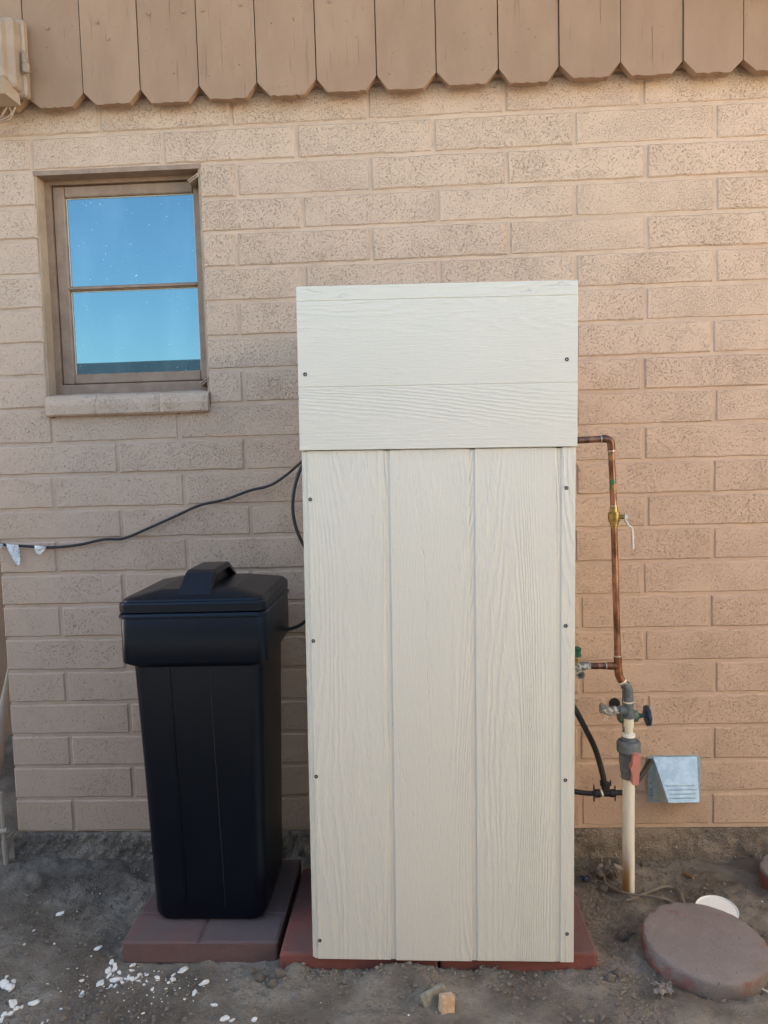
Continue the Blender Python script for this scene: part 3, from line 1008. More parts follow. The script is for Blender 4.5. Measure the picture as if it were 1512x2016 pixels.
# upper panel, in front of the lower one
for a, b in ((1.2412, 1.3845), (1.3865, 1.5795), (1.5815, 1.6145)):
    cbox(MB(), (-.3195, -.0072, a), (.3185, -.0032, b), .0010).build('siding_board', M['side_h'], cab)
cbox(MB(), (-.3185, -.0058, 1.2445), (.3175, -.0012, 1.613)).build('panel_back', M['side_h'], cab)
cbox(MB(), (-.314, -.0009, 1.242), (.314, .0115, 1.612)).build('panel_back', M['side_v'], cab)
cbox(MB(), (-.3155, .012, .003), (-.3035, .505, 1.600)).build('side_panel', M['side_v'], cab)
cbox(MB(), (.2985, .012, .003), (.3105, .505, 1.600)).build('side_panel', M['side_v'], cab)
cbox(MB(), (-.303, .494, .003), (.298, .505, 1.600)).build('rear_panel', M['side_v'], cab)
cbox(MB(), (-.3165, .0125, 1.6005), (.3115, .507, 1.612)).build('top_panel', M['side_h'], cab)


def cscrew(x, z, y):
    m2 = MB()
    q = Vector((x, y, z)) + o3
    m2.lathe(q, (0, -1, 0), [(-.004, .0046), (.0004, .0046), (.0012, .0040), (.0009, .0018), (-.0006, .0014)], 12)
    m2.build('screw', M['screw'], cab)


import math as _m
_a = R(0.80)


def to_local(x, z):
    dx, dz = x - CA.x, z - CA.z
    return dx * _m.cos(_a) - dz * _m.sin(_a), dx * _m.sin(_a) + dz * _m.cos(_a)


for (x, z) in ((-.336, 1.171), (-.343, .835), (-.349, .504), (-.357, .092), (.261, 1.182), (.256, .860), (.251, .489), (.251, .108)):
    lx, lz = to_local(x, z)
    lx = min(max(lx, -.2985), .3115)
    cscrew(lx, lz, -.0002)
for (x, z) in ((-.333, 1.460), (.264, 1.474)):
    lx, lz = to_local(x, z)
    cscrew(lx, lz, -.0074)

# ------------------------------------------------------------------ black power cord with paper tags
cord = empty('power_cord', (-.44, -.022, 1.25), 'thin black power cord sagging along the wall from the cabinet to the left', 'cord')
cp = [(-1.75, -.02, 1.06), (-1.50, -.016, 1.035), (-1.392, -.016, 1.023), (-1.327, -.016, 1.017), (-1.238, -.015, 1.010), (-1.149, -.015, 1.016), (-1.068, -.015, 1.031), (-1.003, -.015, 1.033), (-.921, -.015, 1.064), (-.840, -.016, 1.097),
      (-.759, -.018, 1.130), (-.679, -.02, 1.146), (-.599, -.022, 1.172), (-.536, -.026, 1.186), (-.488, -.03, 1.213), (-.436, -.05, 1.252), (-.385, -.09, 1.292), (-.355, -.10, 1.31)]
MB().tube(smoothpath(cp), .0042, 10).build('cable', M['rubber'], cord)


def tagmesh(pts_top, pts_bot, y):
    m2 = MB()
    n = len(pts_top)
    v = []
    for k, (p, q) in enumerate(zip(pts_top, pts_bot)):
        for t in range(4):
            x = p[0] + (q[0] - p[0]) * t / 3
            z = p[1] + (q[1] - p[1]) * t / 3
            v.append((x, y - .004 * math.sin(t * 1.4 + k * 1.1), z))
    f = [(k * 4 + t, k * 4 + t + 1, (k + 1) * 4 + t + 1, (k + 1) * 4 + t) for k in range(n - 1) for t in range(3)]
    L = len(v)
    v2 = [(x, yy + .0006, z) for x, yy, z in v]
    m2.add(v + v2, f + [tuple(i + L for i in q[::-1]) for q in f])
    return m2


tagmesh([(-1.377, 1.026), (-1.358, 1.024), (-1.336, 1.022)], [(-1.352, .962), (-1.346, .955), (-1.337, .958)], -.022).build('paper_tag', M['paper'], cord)
tagmesh([(-1.286, 1.018), (-1.268, 1.017), (-1.248, 1.014)], [(-1.283, .992), (-1.272, .988), (-1.258, 1.000)], -.022).build('paper_tag', M['blank'], cord)
tagmesh([(-1.412, 1.028), (-1.400, 1.028), (-1.384, 1.025)], [(-1.408, 1.005), (-1.402, 1.008), (-1.394, 1.014)], -.022).build('paper_tag', M['paper'], cord)

hl = smoothpath([(-.34, -.15, 1.285), (-.395, -.15, 1.262), (-.418, -.15, 1.238), (-.438, -.15, 1.183), (-.446, -.15, 1.124), (-.438, -.15, 1.064), (-.415, -.15, 1.010), (-.385, -.15, .972), (-.345, -.15, .95)])
tag(MB().tube(hl, .0052, 10).build('drain_hose', M['rubber'], loc=(-.44, -.15, 1.1)), 'black hose bowing out of the left side of the cabinet', 'hose')
bt = smoothpath([(-.492, -.19, .775), (-.475, -.19, .776), (-.455, -.19, .777), (-.425, -.19, .790), (-.39, -.19, .82), (-.36, -.19, .84)])
tag(MB().tube(bt, .0048, 10).build('brine_tube', M['rubber'], loc=(-.45, -.19, .77)), 'short black tube joining the salt tank to the cabinet', 'hose')

# ------------------------------------------------------------------ copper and plastic water line
PY = -.22
pipe = empty('water_line', (.495, PY, -.02), 'copper and plastic water line with valves rising beside the cabinet', 'pipe')


def X_(p0, p1, t):
    return tuple(a + (b - a) * t for a, b in zip(p0, p1))


TOP, MID, LOW = (.4535, PY, 1.276), (.4605, PY, 1.078), (.4685, PY, .690)
MB().tube([(.25, PY, 1.2925), (.435, PY, 1.2965)], .0092, 16).build('copper_tube', M['copper'], pipe)
el = [(.425, PY, 1.2965), (.438, PY, 1.2968), (.4475, PY, 1.293), (.4530, PY, 1.285), (.4540, PY, 1.270), (.4545, PY, 1.262)]
e_ = MB().tube(smoothpath(el, 4), .0105, 16)
e_ = e_.build('elbow', M['copper'], pipe)
MB().tube([(.4245, PY, 1.2964), (.428, PY, 1.2966)], .0112, 16).build('solder_ring', M['solder'], e_)
MB().tube([(.4543, PY, 1.2645), (.4545, PY, 1.261)], .0112, 16).build('solder_ring', M['solder'], e_)
MB().tube([(.4540, PY, 1.268), (.4595, PY, 1.112)], .0092, 16).build('copper_tube', M['copper'], pipe)
pt = MB()
pt.tube([(.4545, PY, 1.256), (.4550, PY, 1.236)], .0094, 16)
pt.tube([(.4570, PY, 1.186), (.4585, PY, 1.146)], .0094, 16)
pt.build('patina_stain', M['patina'], pipe)
bv = MB().lathe((.4597, PY, 1.110), (.01, 0, -1), [(0, .0095), (.002, .0110), (.016, .0110), (.0165, .0150), (.022, .0162), (.034, .0162), (.044, .0140), (.0445, .0120), (.055, .0112), (.056, .0095), (.060, .0092)], 18)
bv = bv.build('ball_valve', M['brass'], pipe)
MB().lathe((.4595, PY, 1.1125), (0, 0, -1), [(0, .0098), (.004, .0098)], 16).build('solder_ring', M['solder'], bv)
MB().lathe((.4745, PY, 1.080), (1, 0, 0), [(0, .0062), (.014, .0062), (.0145, .0045), (.022, .0045)], 12).build('stem', M['brass'], bv)
hd = MB()
hp = [(.4905, 1.086), (.4905, 1.072), (.4985, 1.058), (.5075, 1.050), (.5100, 1.040), (.5110, .992)]
for (x0, z0), (x1, z1), in zip(hp[:-1], hp[1:]):
    d = Vector((x1 - x0, 0, z1 - z0)).normalized()
    nn = Vector((-d.z, 0, d.x)) * .0023
    a, b = Vector((x0, 0, z0)) - d * .0006, Vector((x1, 0, z1)) + d * .0006
    ww = .0085
    vv = [a + nn, a - nn, b - nn, b + nn]
    hd.add([(q.x, PY - ww, q.z) for q in vv] + [(q.x, PY + ww, q.z) for q in vv], [(0, 1, 2, 3), (7, 6, 5, 4), (0, 4, 5, 1), (1, 5, 6, 2), (2, 6, 7, 3), (3, 7, 4, 0)])
hd.build('lever', M['steel'], bv)
MB().lathe((.4925, PY, 1.080), (1, 0, 0), [(0, .0055), (.006, .0055)], 6, smooth=False).build('nut', M['steel'], bv)
MB().tube([(.4602, PY, 1.054), (.4625, PY, .94), (.4680, PY, .685)], .0092, 16).build('copper_tube', M['copper'], pipe)
te = MB().tube([(.4680, PY, .690), (.4690, PY, .650), (.4700, PY, .642)], .0110, 16)
te.tube([(.434, PY, .6605), (.468, PY, .6600)], .0108, 16)
te = te.build('tee', M['copperdark'], pipe)
MB().tube([(.4680, PY, .6905), (.4681, PY, .6865)], .0116, 16).build('solder_ring', M['solder'], te)
MB().tube([(.4335, PY, .6605), (.4370, PY, .6605)], .0114, 16).build('solder_ring', M['solder'], te)
MB().tube([(.375, PY, .6610), (.436, PY, .6606)], .0092, 16).build('copper_tube', M['copper'], pipe)
sp = MB()
sp.lathe((.392, PY, .661), (-1, 0, 0), [(0, .009), (.006, .0118), (.022, .0118), (.03, .010), (.05, .010)], 16)
sp.tube(smoothpath([(.360, PY, .660), (.358, PY - .014, .654), (.356, PY - .028, .649)], 4), .0085, 14)
sp = sp.build('spigot', M['corrod'], pipe)
MB().lathe((.3560, PY - .026, .6490), (0, -1, -.2), [(0, .0100), (.008, .0125), (.013, .0125), (.0132, .0090), (.003, .0085)], 18).build('outlet', M['corrod'], sp)
MB().lathe((.352, PY, .671), (0, 0, 1), [(0, .006), (.010, .006), (.011, .0045), (.016, .0045)], 12).build('stem', M['brass'], sp)
MB().lathe((.352, PY, .687), (.12, -.1, 1), [(0, .004), (.003, .0115), (.010, .0125), (.012, .0095), (.022, .010), (.027, .011), (.030, .006)], 24, 6, .13).build('hand_wheel', M['green'], sp)
# offset down to the plastic part
e1 = MB().tube(smoothpath([(.4698, PY, .650), (.4712, PY, .634), (.4760, PY, .622), (.4805, PY, .615)], 4), .0112, 16).build('bend', M['copperdark'], pipe)
MB().tube([(.4795, PY, .6165), (.4818, PY, .6130)], .0120, 16).build('solder_ring', M['ivory'], e1)
MB().tube([(.4800, PY, .616), (.4925, PY, .598)], .0112, 16).build('nipple', M['greygal'], pipe)
e2 = MB().tube(smoothpath([(.4870, PY, .606), (.4930, PY, .598), (.4968, PY, .588), (.4975, PY, .572), (.4975, PY, .556)], 5), .0138, 18).build('elbow', M['grey'], pipe)
MB().tube([(.4975, PY, .5585), (.4975, PY, .5545)], .0146, 18).build('sealing_ring', M['ivory'], e2)
t2 = MB().lathe((.4977, PY, .556), (0, 0, -1), [(0, .0145), (.010, .0150), (.0105, .0135), (.034, .0135), (.0345, .0150), (.046, .0148), (.047, .012)], 18)
t2.lathe((.4900, PY, .532), (-1, 0, 0), [(0, .0130), (.012, .0130), (.0125, .0140), (.018, .0140), (.019, .011)], 18)
t2 = t2.build('tee', M['grey'], pipe)
hb = MB()
hb.lathe((.4735, PY, .532), (-1, 0, 0), [(0, .012), (.004, .0122), (.0042, .0105), (.012, .0105), (.0125, .0125), (.022, .0125), (.026, .009)], 16)
hb.tube(smoothpath([(.455, PY, .532), (.444, PY - .005, .530), (.436, PY - .012, .534), (.427, PY - .010, .540), (.420, PY - .004, .541)], 4), [.0115] * 17, 14)
hb.lathe((.424, PY - .006, .541), (-1, 0, .1), [(0, .012), (.001, .0145), (.007, .0145), (.0075, .012), (.004, .0095)], 16)
hb = hb.build('hose_bib', M['corrod'], pipe)
wr = MB()
for dx in (0, .006):
    wr.tube([(.431 + dx, PY - .016, .526), (.427 + dx, PY - .018, .514), (.423 + dx, PY - .016, .508)], .0007, 6)
wr.build('wire', M['steel'], hb)
ad = MB().lathe((.4978, PY, .5105), (0, 0, -1), [(0, .0110), (.001, .0136), (.026, .0136), (.027, .0110), (.048, .0110)], 24, 12, .012).build('adapter', M['ivory'], pipe)
MB().lathe((.4975, PY, .4650), (0, 0, -1), [(0, .0165), (.001, .0182), (.008, .0182), (.009, .0160)], 20).build('collar', M['white'], ad)
un = MB().lathe((.4970, PY, .4570), (0, 0, -1), [(0, .0190), (.012, .0200), (.013, .0300), (.018, .0330), (.042, .0330), (.047, .0290), (.050, .0265), (.078, .0265), (.079, .0245), (.100, .0245), (.101, .0215), (.121, .0215)], 26, 13, .008)
un = un.build('union_valve', M['grey'], pipe)
rh = MB()
rh.prism([(.4940, .3365), (.5105, .3355), (.5120, .3600), (.5145, .3900), (.5165, .4180), (.5130, .4215), (.4985, .4215), (.4965, .4180), (.4945, .3950), (.4900, .3860), (.4890, .3800), (.4935, .3700)], PY - .052, PY - .030)
rh.lathe((.5040, PY - .032, .385), (0, 1, 0), [(0, .010), (.012, .010)], 14)
rh.build('lever', M['red'], un)
pvc_o = MB().tube([(.4968, PY, .338), (.4955, PY, .20), (.4945, PY, -.045)], .0168, 24)
pvc_o.build('pvc_pipe', M['pvc'], pipe)
gv_ = MB()
gv_.tube([(.503, PY + .045, .585), (.503, PY + .045, .40)], .0115, 14)
gv_.build('riser', M['greygal'], pipe)
gt = MB().lathe((.478, PY + .045, .500), (1, 0, 0), [(0, .012), (.006, .020), (.026, .020), (.030, .0165), (.046, .0185), (.056, .0160), (.060, .008), (.072, .0055), (.082, .005)], 18)
gt = gt.build('gate_valve', M['verdigris'], pipe)
MB().lathe((.556, PY + .045, .4995), (1, 0, .05), [(0, .006), (.001, .026), (.004, .0295), (.010, .0295), (.013, .026), (.0135, .010), (.016, .008)], 40, 8, .06).build('hand_wheel', M['blue'], gt)

# black irrigation tubing --------------------------------------------------
tb = empty('irrigation_tubing', (.455, -.12, .25), 'black irrigation tubing with tee fitting and white tie beside the white pipe', 'tubing')
TY = -.12
MB().tube(smoothpath([(.20, TY, .64), (.29, TY, .60), (.335, TY, .550), (.365, TY, .508), (.394, TY, .451), (.423, TY, .389), (.442, TY, .326), (.4555, TY, .262)]), .0085, 14).build('tube', M['rubber'], tb)
MB().tube(smoothpath([(.25, TY, .275), (.31, TY, .262), (.362, TY, .252), (.400, TY, .246), (.437, TY, .2455)]), .0075, 14).build('tube', M['rubber'], tb)
MB().tube(smoothpath([(.478, TY, .2465), (.515, TY, .249), (.545, TY + .02, .262), (.585, TY + .06, .285), (.620, TY + .105, .300)]), .0080, 14).build('tube', M['rubber'], tb)
ft = MB()
ft.lathe((.420, TY, .2455), (1, 0, 0), [(0, .010), (.001, .0125), (.018, .0125), (.020, .0095), (.046, .0095), (.048, .0120), (.064, .0120), (.066, .009)], 16)
ft.lathe((.4555, TY, .246), (0, 0, 1), [(0, .0095), (.012, .0095), (.014, .0125), (.032, .0125), (.034, .010)], 16)
for (x, z) in ((.421, .262), (.421, .229), (.483, .260), (.483, .231), (.441, .277), (.470, .277)):
    ft.box((x - .0015, TY - .004, z - .008), (x + .0015, TY + .004, z + .008))
ft.build('tee_fitting', M['rubber'], tb)
MB().lathe((.4425, TY, .2455), (1, 0, .25), [(0, .0104), (.0045, .0104)], 16).build('zip_tie', M['white'], tb)

# ------------------------------------------------------------------ vent hood
vh = empty('vent_hood', (.695, -.004, .163), 'galvanised metal vent hood fixed low on the wall right of the white pipe', 'vent')
f_ = MB()
f_.prism([(.616, .163), (.774, .163), (.775, .306), (.768, .3125), (.623, .3125), (.616, .306)], -.0052, -.0030)
f_.build('flange', M['galv'], vh)
T1, T2, B1, B2 = (.629, -.008, .309), (.763, -.008, .309), (.650, -.092, .2015), (.7405, -.092, .2025)
W1, W2 = (.629, -.008, .166), (.763, -.008, .166)
f_ = MB()
f_.add([T1, T2, B1, B2], [(0, 2, 3, 1)])
k = .0015
f_.add([(T1[0], T1[1] + k, T1[2] - k), (T2[0], T2[1] + k, T2[2] - k), (B1[0], B1[1] + k, B1[2] - k), (B2[0], B2[1] + k, B2[2] - k)], [(0, 1, 3, 2)])
f_.add([B1, B2, (B1[0], B1[1] + .006, B1[2] - .004), (B2[0], B2[1] + .006, B2[2] - .004)], [(0, 2, 3, 1)])
f_.build('sloping_front', M['galv'], vh)
f_ = MB()
f_.add([T1, B1, W1], [(0, 2, 1)]); f_.add([(T1[0] + k, T1[1], T1[2]), (B1[0] + k, B1[1], B1[2]), (W1[0] + k, W1[1], W1[2])], [(0, 1, 2)])
f_.build('side_cheek', M['galv'], vh)
f_ = MB()
f_.add([T2, B2, W2], [(0, 1, 2)]); f_.add([(T2[0] - k, T2[1], T2[2]), (B2[0] - k, B2[1], B2[2]), (W2[0] - k, W2[1], W2[2])], [(0, 2, 1)])
f_.build('side_cheek', M['galv'], vh)


def onfront(u, t, off=.0012):
    a = Vector(T1).lerp(Vector(B1), t)
    b = Vector(T2).lerp(Vector(B2), t)
    n = Vector((0, -.79, .61))
    return a.lerp(b, u) + n * off


for t in (.64, .73, .82, .91):
    f_ = MB()
    q = [onfront(.10, t - .010), onfront(.90, t - .010), onfront(.90, t + .010), onfront(.10, t + .010), onfront(.12, t, .0021), onfront(.88, t, .0021)]
    f_.add(q, [(0, 4, 5, 1), (3, 2, 5, 4), (0, 3, 4), (1, 5, 2)])
    f_.build('embossed_rib', M['slot'] if False else M['galv'], vh)
for z in (.185, .205, .225, .29):
    MB().lathe((.6225, -.0052, z), (0, -1, 0), [(0, .0022), (.0006, .0020)], 8).build('rivet', M['slot'], vh)

# ------------------------------------------------------------------ round stepping stones


def stepping_stone(cx, cy, z0, rad, th, tilt, seed, label):
    m2 = MB()
    n = 72
    rings = []
    for (q, z) in ((.90, 0), (.985, .004), (1.0, .014), (1.0, th - .012), (.992, th - .005), (.972, th), (.90, th + .001), (.5, th + .0012), (.0, th + .001)):
        ring = []
        for k in range(n):
            a = 2 * math.pi * k / n
            rr = rad * (1 + .018 * mn.noise(Vector((math.cos(a) * 2.2, math.sin(a) * 2.2, seed))) + .018 * mn.noise(Vector((math.cos(a) * 9, math.sin(a) * 9, z * 40 + seed))) + (.022 * mn.noise(Vector((math.cos(a) * 22, math.sin(a) * 22, z * 90 + seed))) if q > .95 else 0))
            ring.append((rr * q * math.cos(a), rr * q * math.sin(a), z))
        rings.append(ring)
    m2.loft(rings)
    me = m2.mesh('stepping_stone', angle=50)
    me.materials.append(M['stone'])
    o = bpy.data.objects.new('stepping_stone', me)
    col.objects.link(o)
    o.location = (cx, cy, z0)
    o.rotation_euler = tilt
    tag(o, label, 'stepping stone', 'round stepping stones')


stepping_stone(.600, -.512, -.003, .148, .052, (R(3.5), R(-2.0), 1.0), 3.3, 'round reddish concrete stepping stone lying in front of the white plate')
stepping_stone(1.012, -.215, -.008, .136, .056, (R(2), R(1), 2.0), 8.1, 'round concrete stepping stone cut off by the right edge of the photo')
pl = MB().lathe((0, 0, 0), (0, 0, 1), [(0, .050), (.001, .0535), (.0055, .0550), (.0062, .0550), (.0060, .0530), (.0035, .0515), (.003, .030), (.003, .004)], 40)
o = pl.build('plastic_plate', M['white'], loc=(0, 0, 0))
o.location = (.704, -.325, .004)
o.rotation_euler = (R(9), R(-3), 0)
tag(o, 'small white plastic plate on the dirt behind the round stone', 'plate')

# ------------------------------------------------------------------ pebbles, clods, litter
def rock_mesh(name, seed, n=2, rough=.25, mat='pebble', flat=1.0):
    import bmesh
    bm = bmesh.new()
    bmesh.ops.create_icosphere(bm, subdivisions=n, radius=1)
    for v_ in bm.verts:
        q = v_.co.copy()
        v_.co = q * (1 + rough * mn.noise(q * 1.3 + Vector((seed, 0, 0))) + rough * .5 * mn.noise(q * 3.1 + Vector((seed, 4, 0))))
        v_.co.z *= flat
    me = bpy.data.meshes.new(name)
    bm.to_mesh(me)
    bm.free()
    me.polygons.foreach_set('use_smooth', [mat != 'pebble' and True] * len(me.polygons))
    me.materials.append(M[mat])
    return me


PEB = [(-1.126, -0.325, 0.02), (-1.161, -0.4, 0.007), (-1.074, -0.461, 0.007), (-0.949, -0.478, 0.015), (-0.892, -0.531, 0.013), (-0.880, -0.541, 0.011), (-0.873, -0.562, 0.016), (-0.886, -0.566, 0.015), (-0.878, -0.581, 0.011), (-0.855, -0.594, 0.025), (-0.89, -0.605, 0.018), (-0.86, -0.616, 0.01), (-0.848, -0.619, 0.009), (-0.833, -0.609, 0.01), (-0.814, -0.601, 0.013), (-0.834, -0.538, 0.013), (-0.826, -0.566, 0.009), (-0.8, -0.581, 0.011), (-0.786, -0.577, 0.009), (-0.802, -0.594, 0.011), (-0.752, -0.594, 0.013), (-0.72, -0.605, 0.01), (-0.713, -0.594, 0.013), (-0.718, -0.575, 0.01), (-0.701, -0.556, 0.022), (-0.63, -0.612, 0.015), (-0.643, -0.649, 0.014), (-0.751, -0.632, 0.01), (-0.776, -0.619, 0.007), (-0.92, -0.643, 0.016), (-0.937, -0.603, 0.01), (-1.136, -0.584, 0.01), (-1.111, -0.6, 0.013), (-1.126, -0.615, 0.022), (-1.105, -0.628, 0.022), (-1.018, -0.68, 0.02), (-1.062, -0.693, 0.02), (-1.039, -0.696, 0.009), (-1.047, -0.705, 0.011), (-1.067, -0.721, 0.013), (-1.055, -0.718, 0.01), (-1.068, -0.734, 0.013), (-0.66, -0.669, 0.007), (-0.585, -0.688, 0.011), (-0.547, -0.737, 0.015), (-0.53, -0.74, 0.01), (-0.481, -0.735, 0.013), (-0.747, -0.708, 0.007), (-0.945, -0.698, 0.006), (-0.952, -0.741, 0.011), (-0.965, -0.748, 0.007), (-0.937, -0.701, 0.006), (-1.151, -0.47, 0.006), (-1.019, -0.611, 0.005), (-0.717, -0.632, 0.007), (-0.793, -0.608, 0.007), (-0.827, -0.581, 0.01), (-0.855, -0.572, 0.01), (-0.829, -0.596, 0.009)]
SPECIAL = {0: 'white oval pebble alone on the dirt left of the tank, near the wall', 3: 'pale pebble lying just left of the front corner of the grey pavers',
           9: 'largest white pebble in the heap at the left corner of the grey pavers', 24: 'large white oval pebble just in front of the middle of the grey pavers',
           29: 'white pebble standing apart left of the pebble heap'}
pm = [rock_mesh('pebble', s * 7.7, 2, .55) for s in range(6)]
for i, (x, y, w_) in enumerate(PEB):
    o = bpy.data.objects.new('pebble', pm[i % 6])
    col.objects.link(o)
    r0 = w_ * .5 * 1.12
    el_ = rnd.uniform(1.0, 1.35)
    o.scale = (r0 * el_, r0 * rnd.uniform(.65, .9), r0 * rnd.uniform(.38, .6))
    o.rotation_euler = (rnd.uniform(-.3, .3), rnd.uniform(-.3, .3), rnd.uniform(0, 6.28))
    o.location = (x, y, ground_z(x, y) + o.scale[2] * .45)
    if i in SPECIAL:
        lb = SPECIAL[i]
    elif x < -.99 and y < -.57:
        lb = 'white pebble in the scatter at the lower left corner'
    elif y > -.50:
        lb = 'tiny white pebble on the dirt left of the tank'
    elif x < -.77 and y > -.64:
        lb = 'small white pebble in the heap at the left corner of the grey pavers'
    elif y > -.66:
        lb = 'small white pebble scattered before the front edge of the grey pavers'
    else:
        lb = 'small white pebble near the bottom edge below the tank'
    tag(o, lb, 'pebble', 'white pebbles on the dirt')

cm = [rock_mesh('dirt_clod', 50 + s * 5.3, 2, .5, 'clod') for s in range(4)]
CL = [(.430, -.195, .016, 'rounded dirt clod left of the foot of the white pipe'), (.520, -.205, .020, 'dirt clod against the right foot of the white pipe'),
      (.425, -.425, .019, 'dirt clod between the red paver and the round stone'), (.448, -.408, .010, 'small crumb of dirt beside the clod near the round stone'),
      (.585, -.055, .013, 'pale yellowish clod by the wall under the vent hood'), (.600, -.040, .012, 'small mossy clod by the wall under the vent hood'),
      (-.445, -.595, .016, 'dirt clod at the left corner of the red pavers'), (-.460, -.620, .011, 'small dirt clod below the corner of the red pavers'),
      (-.495, -.600, .012, 'dirt clod below the gap between grey and red pavers'), (-.520, -.575, .010, 'dirt clod under the front edge of the right grey paver'),
      (.350, -.600, .012, 'dirt clod at the right corner of the red paver'), (.372, -.585, .010, 'small dirt clod right of the red paver corner')]
for i, (x, y, r0, lb) in enumerate(CL):
    o = bpy.data.objects.new('dirt_clod', cm[i % 4])
    col.objects.link(o)
    o.scale = (r0 * rnd.uniform(.9, 1.2), r0, r0 * rnd.uniform(.65, .9))
    o.rotation_euler = (rnd.uniform(-.4, .4), rnd.uniform(-.4, .4), rnd.uniform(0, 6.28))
    o.location = (x, y, ground_z(x, y) + r0 * .3)
    tag(o, lb, 'dirt clod', 'dirt clods')

# fine crumbs of soil and grit (uncountable)
cr = MB()
ICO = [(0, 0, 1), (.9, 0, .2), (.2, .85, .1), (-.8, .4, .15), (-.6, -.7, .1), (.4, -.85, .15), (0, 0, -.6)]
ICF = [(0, 1, 2), (0, 2, 3), (0, 3, 4), (0, 4, 5), (0, 5, 1), (6, 2, 1), (6, 3, 2), (6, 4, 3), (6, 5, 4), (6, 1, 5)]


def crumb(mb_, x, y, r0):
    a = rnd.uniform(0, 6.28)
    c_, s_ = math.cos(a), math.sin(a)
    k1, k2 = rnd.uniform(.7, 1.3), rnd.uniform(.5, .9)
    z = ground_z(x, y) + r0 * .2
    mb_.add([(x + (px * c_ - py * s_) * r0 * k1, y + (px * s_ + py * c_) * r0, z + pz * r0 * k2) for px, py, pz in ICO], ICF)


def free(x, y):
    for (a, b, c, d) in PAVERS:
        if a - .004 < x < b + .004 and c - .004 < y < d:
            return False
    return True


n = 0
while n < 9000:
    x, y = rnd.uniform(-1.5, 1.15), rnd.uniform(-.95, .0)
    q = mn.noise(Vector((x * 5, y * 5, 2)))
    near = math.exp(-((y + .585) / .04) ** 2) * (.0 if x < -.45 or x > .42 else .8) + math.exp(-((x - .40) / .07) ** 2) * .5 + math.exp(-((x + .50) / .09) ** 2 - ((y + .60) / .05) ** 2) * 1.0
    if not free(x, y) or rnd.random() > .25 + .6 * q + near:
        continue
    crumb(cr, x, y, rnd.choice((.0012, .0015, .002, .002, .003, .003, .0045, .006)) * rnd.uniform(.8, 1.3))
    n += 1
o = cr.build('soil_crumbs', M['clod'])
tag(o, 'loose crumbs of soil scattered over the dirt', 'soil', kind='stuff')
gr_ = MB()
for _ in range(150):
    if rnd.random() < .6:
        x, y = rnd.gauss(-.80, .10), rnd.gauss(-.61, .035)
    else:
        x, y = rnd.uniform(-1.2, 1.0), rnd.uniform(-.75, -.03)
    if free(x, y):
        crumb(gr_, x, y, rnd.uniform(.0012, .0032))
tag(gr_.build('white_grit', M['pebble']), 'fine white grit chips among the pebbles', 'grit', kind='stuff')
# dry straw bits
st_ = MB()
for _ in range(150):
    x, y = (rnd.uniform(.33, 1.0), rnd.uniform(-.75, -.05)) if rnd.random() < .7 else (rnd.uniform(-1.2, .4), rnd.uniform(-.75, -.58))
    if not free(x, y):
        continue
    a, L = rnd.uniform(0, 6.28), rnd.uniform(.008, .035)
    p0 = Vector((x, y, ground_z(x, y) + .002))
    x1, y1 = x + L * math.cos(a), y + L * math.sin(a)
    p2 = Vector((x1, y1, ground_z(x1, y1) + .003))
    st_.tube([p0, (p0 + p2) / 2 + Vector((0, 0, .002)), p2], .0007, 4, False)
tag(st_.build('dry_straw', M['leaf']), 'thin bits of dry straw strewn on the dirt', 'straw', kind='stuff')

# offcuts of wood
o = MB().box((-.030, -.0085, -.004), (.030, .0085, .034), .0012).build('wood_offcut', M['woodold'], loc=(0, 0, 0))
o.location = (-.068, -.688, ground_z(-.068, -.688) - .002)
o.rotation_euler = (R(-14), R(-12), R(26))
tag(o, 'greenish grey weathered wood offcut leaning behind the paler one', 'wood block', 'two wood offcuts on the dirt')
o = MB().box((-.0165, -.010, -.004), (.0165, .010, .036), .0012).build('wood_offcut', M['woodnew'], loc=(0, 0, 0))
o.location = (-.046, -.705, ground_z(-.046, -.705))
o.rotation_euler = (R(-10), R(10), R(24))
tag(o, 'pale orange fresh cut wood offcut in front of the grey one', 'wood block', 'two wood offcuts on the dirt')

tw = [(.454, -.060), (.448, -.112), (.442, -.167), (.451, -.200), (.479, -.246), (.519, -.262), (.565, -.283), (.590, -.290), (.608, -.320), (.622, -.318), (.628, -.285), (.634, -.240), (.626, -.206), (.604, -.203), (.568, -.226), (.533, -.243), (.501, -.268), (.470, -.280)]
pts = [(x, y, max(ground_z(x, y), -.01) + .0095 + (.006 if 4 <= i <= 6 else 0) + (.010 if i < 2 else 0)) for i, (x, y) in enumerate(tw)]
tag(MB().tube(smoothpath(pts), .0036, 8).build('dead_root', M['twine'], loc=(.54, -.25, 0)), 'dry brown root looping on the dirt at the foot of the white pipe', 'root')
o = MB().tube([(.684, -.118, ground_z(.684, -.118) + .006), (.702, -.152, ground_z(.702, -.152) + .006)], .0045, 10).build('wood_peg', M['peg'], loc=(.69, -.135, 0))
tag(o, 'short orange brown wooden peg on the dirt near the wall', 'peg')


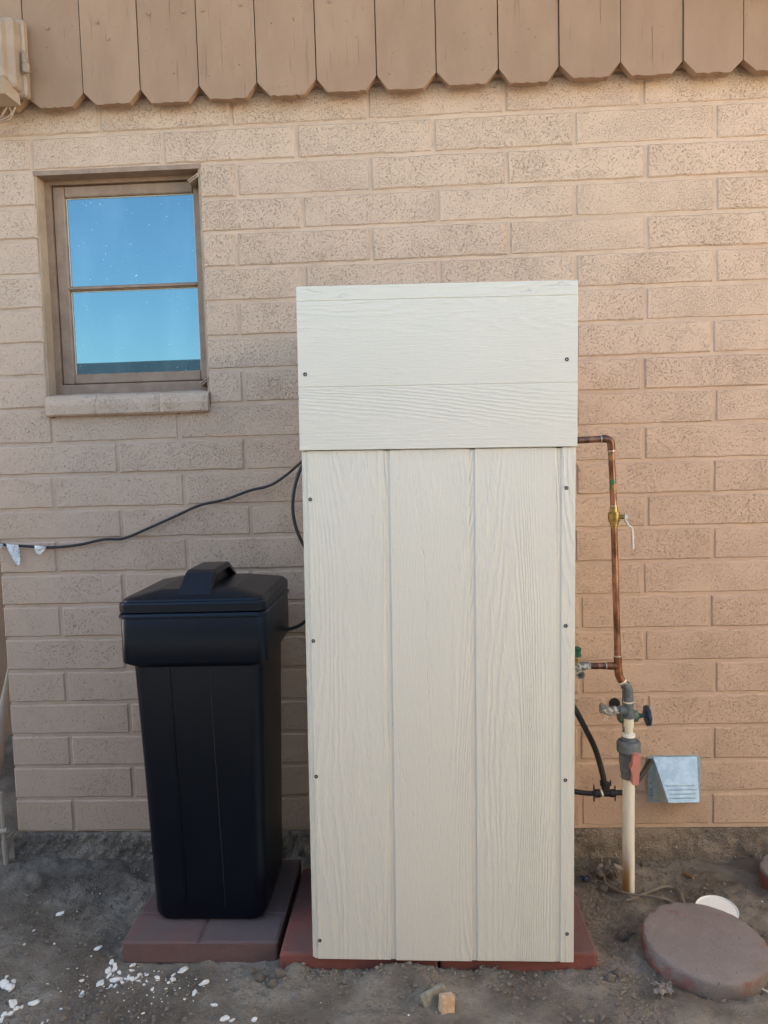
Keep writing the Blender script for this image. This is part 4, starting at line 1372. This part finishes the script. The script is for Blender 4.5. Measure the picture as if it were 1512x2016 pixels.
def crumple(name, cx, cy, size, seed, lift, mat, label, cat):
    n_ = 9
    v, f = [], []
    for j_ in range(n_):
        for i_ in range(n_):
            u, t = i_ / (n_ - 1) - .5, j_ / (n_ - 1) - .5
            q = Vector((u * 3, t * 3, seed))
            k_ = 1 + .5 * mn.noise(q * 1.3)
            x, y = cx + size * (u * k_ + .25 * mn.noise(q * 2)), cy + size * .8 * (t * k_ + .25 * mn.noise(q * 2 + Vector((7, 0, 0))))
            v.append((x, y, ground_z(cx, cy) + lift * (.5 + .9 * mn.noise(q * 2.2 + Vector((0, 5, 0)))) + .004))
    f = [(j_ * n_ + i_, j_ * n_ + i_ + 1, (j_ + 1) * n_ + i_ + 1, (j_ + 1) * n_ + i_) for j_ in range(n_ - 1) for i_ in range(n_ - 1) if mn.noise(Vector((i_ * .9, j_ * .9, seed))) > -.28]
    L = len(v)
    v2 = [(x, y, z - .0008) for x, y, z in v]
    m2 = MB().add(v + v2, f + [tuple(i_ + L for i_ in q[::-1]) for q in f])
    tag(m2.build(name, M[mat], loc=(cx, cy, ground_z(cx, cy))), label, cat)


crumple('dead_leaf', .462, -.125, .062, 2.2, .042, 'leaf', 'curled grey dead leaf beside the foot of the white pipe', 'leaf')
crumple('dead_leaf', .462, -.640, .045, 6.1, .012, 'leaf', 'ragged dry leaf on the dirt below the round stone', 'leaf')
crumple('plastic_scrap', .385, -.155, .030, 9.4, .012, 'blue', 'crumpled dark blue plastic scrap beside the cabinet foot', 'litter')
o = MB().tube([(.690, -.628, .004), (.735, -.680, .006)], .0022, 8).build('pale_stick', M['ivory'], loc=(.71, -.65, 0))
tag(o, 'thin pale stick at the right edge below the round stone', 'stick')
wd = MB()
for k in range(9):
    a = k * .7
    c0 = Vector((.755 + .012 * math.cos(a), -.575 + .016 * math.sin(a), .0))
    d = Vector((math.cos(a) * .4, math.sin(a) * .5, 1)).normalized()
    s_ = d.cross(Vector((0, 1, .3))).normalized() * .006
    L = .03 + .004 * (k % 4)
    wd.add([c0, c0 + d * L * .5 + s_, c0 + d * L, c0 + d * L * .5 - s_], [(0, 1, 2, 3)])
tag(wd.build('weed', M['weed'], loc=(.755, -.575, 0)), 'tiny green weed behind the right rim of the round stone', 'weed')

# left edge: leaning pipe and a thin stub by the wall corner
tag(MB().tube([(-1.566, .30, .565), (-1.605, .30, .38), (-1.640, .30, .20), (-1.700, .28, -.02)], [.006, .019, .020, .020], 18).build('leaning_pipe', M['paintpipe'], loc=(-1.70, .28, 0)), 'pale pipe leaning beyond the left corner of the wall', 'pipe')
stub = empty('pipe_stub', (-1.440, -.03, -.02), 'thin painted pipe stub with a cross bar at the left foot of the wall', 'pipe')
MB().tube([(-1.4430, -.03, .225), (-1.4425, -.03, .06)], .0065, 12).build('upper_tube', M['paintpipe'], stub)
MB().tube([(-1.4425, -.03, .062), (-1.4385, -.03, -.04)], .0085, 12).build('lower_tube', M['paintpipe'], stub)
MB().tube([(-1.475, -.03, .090), (-1.428, -.03, .100)], .0095, 12).build('cross_bar', M['paintpipe'], stub)
MB().tube([(-1.432, -.034, .072), (-1.398, -.034, .102)], .0030, 8).build('valve_key', M['twine'], stub)
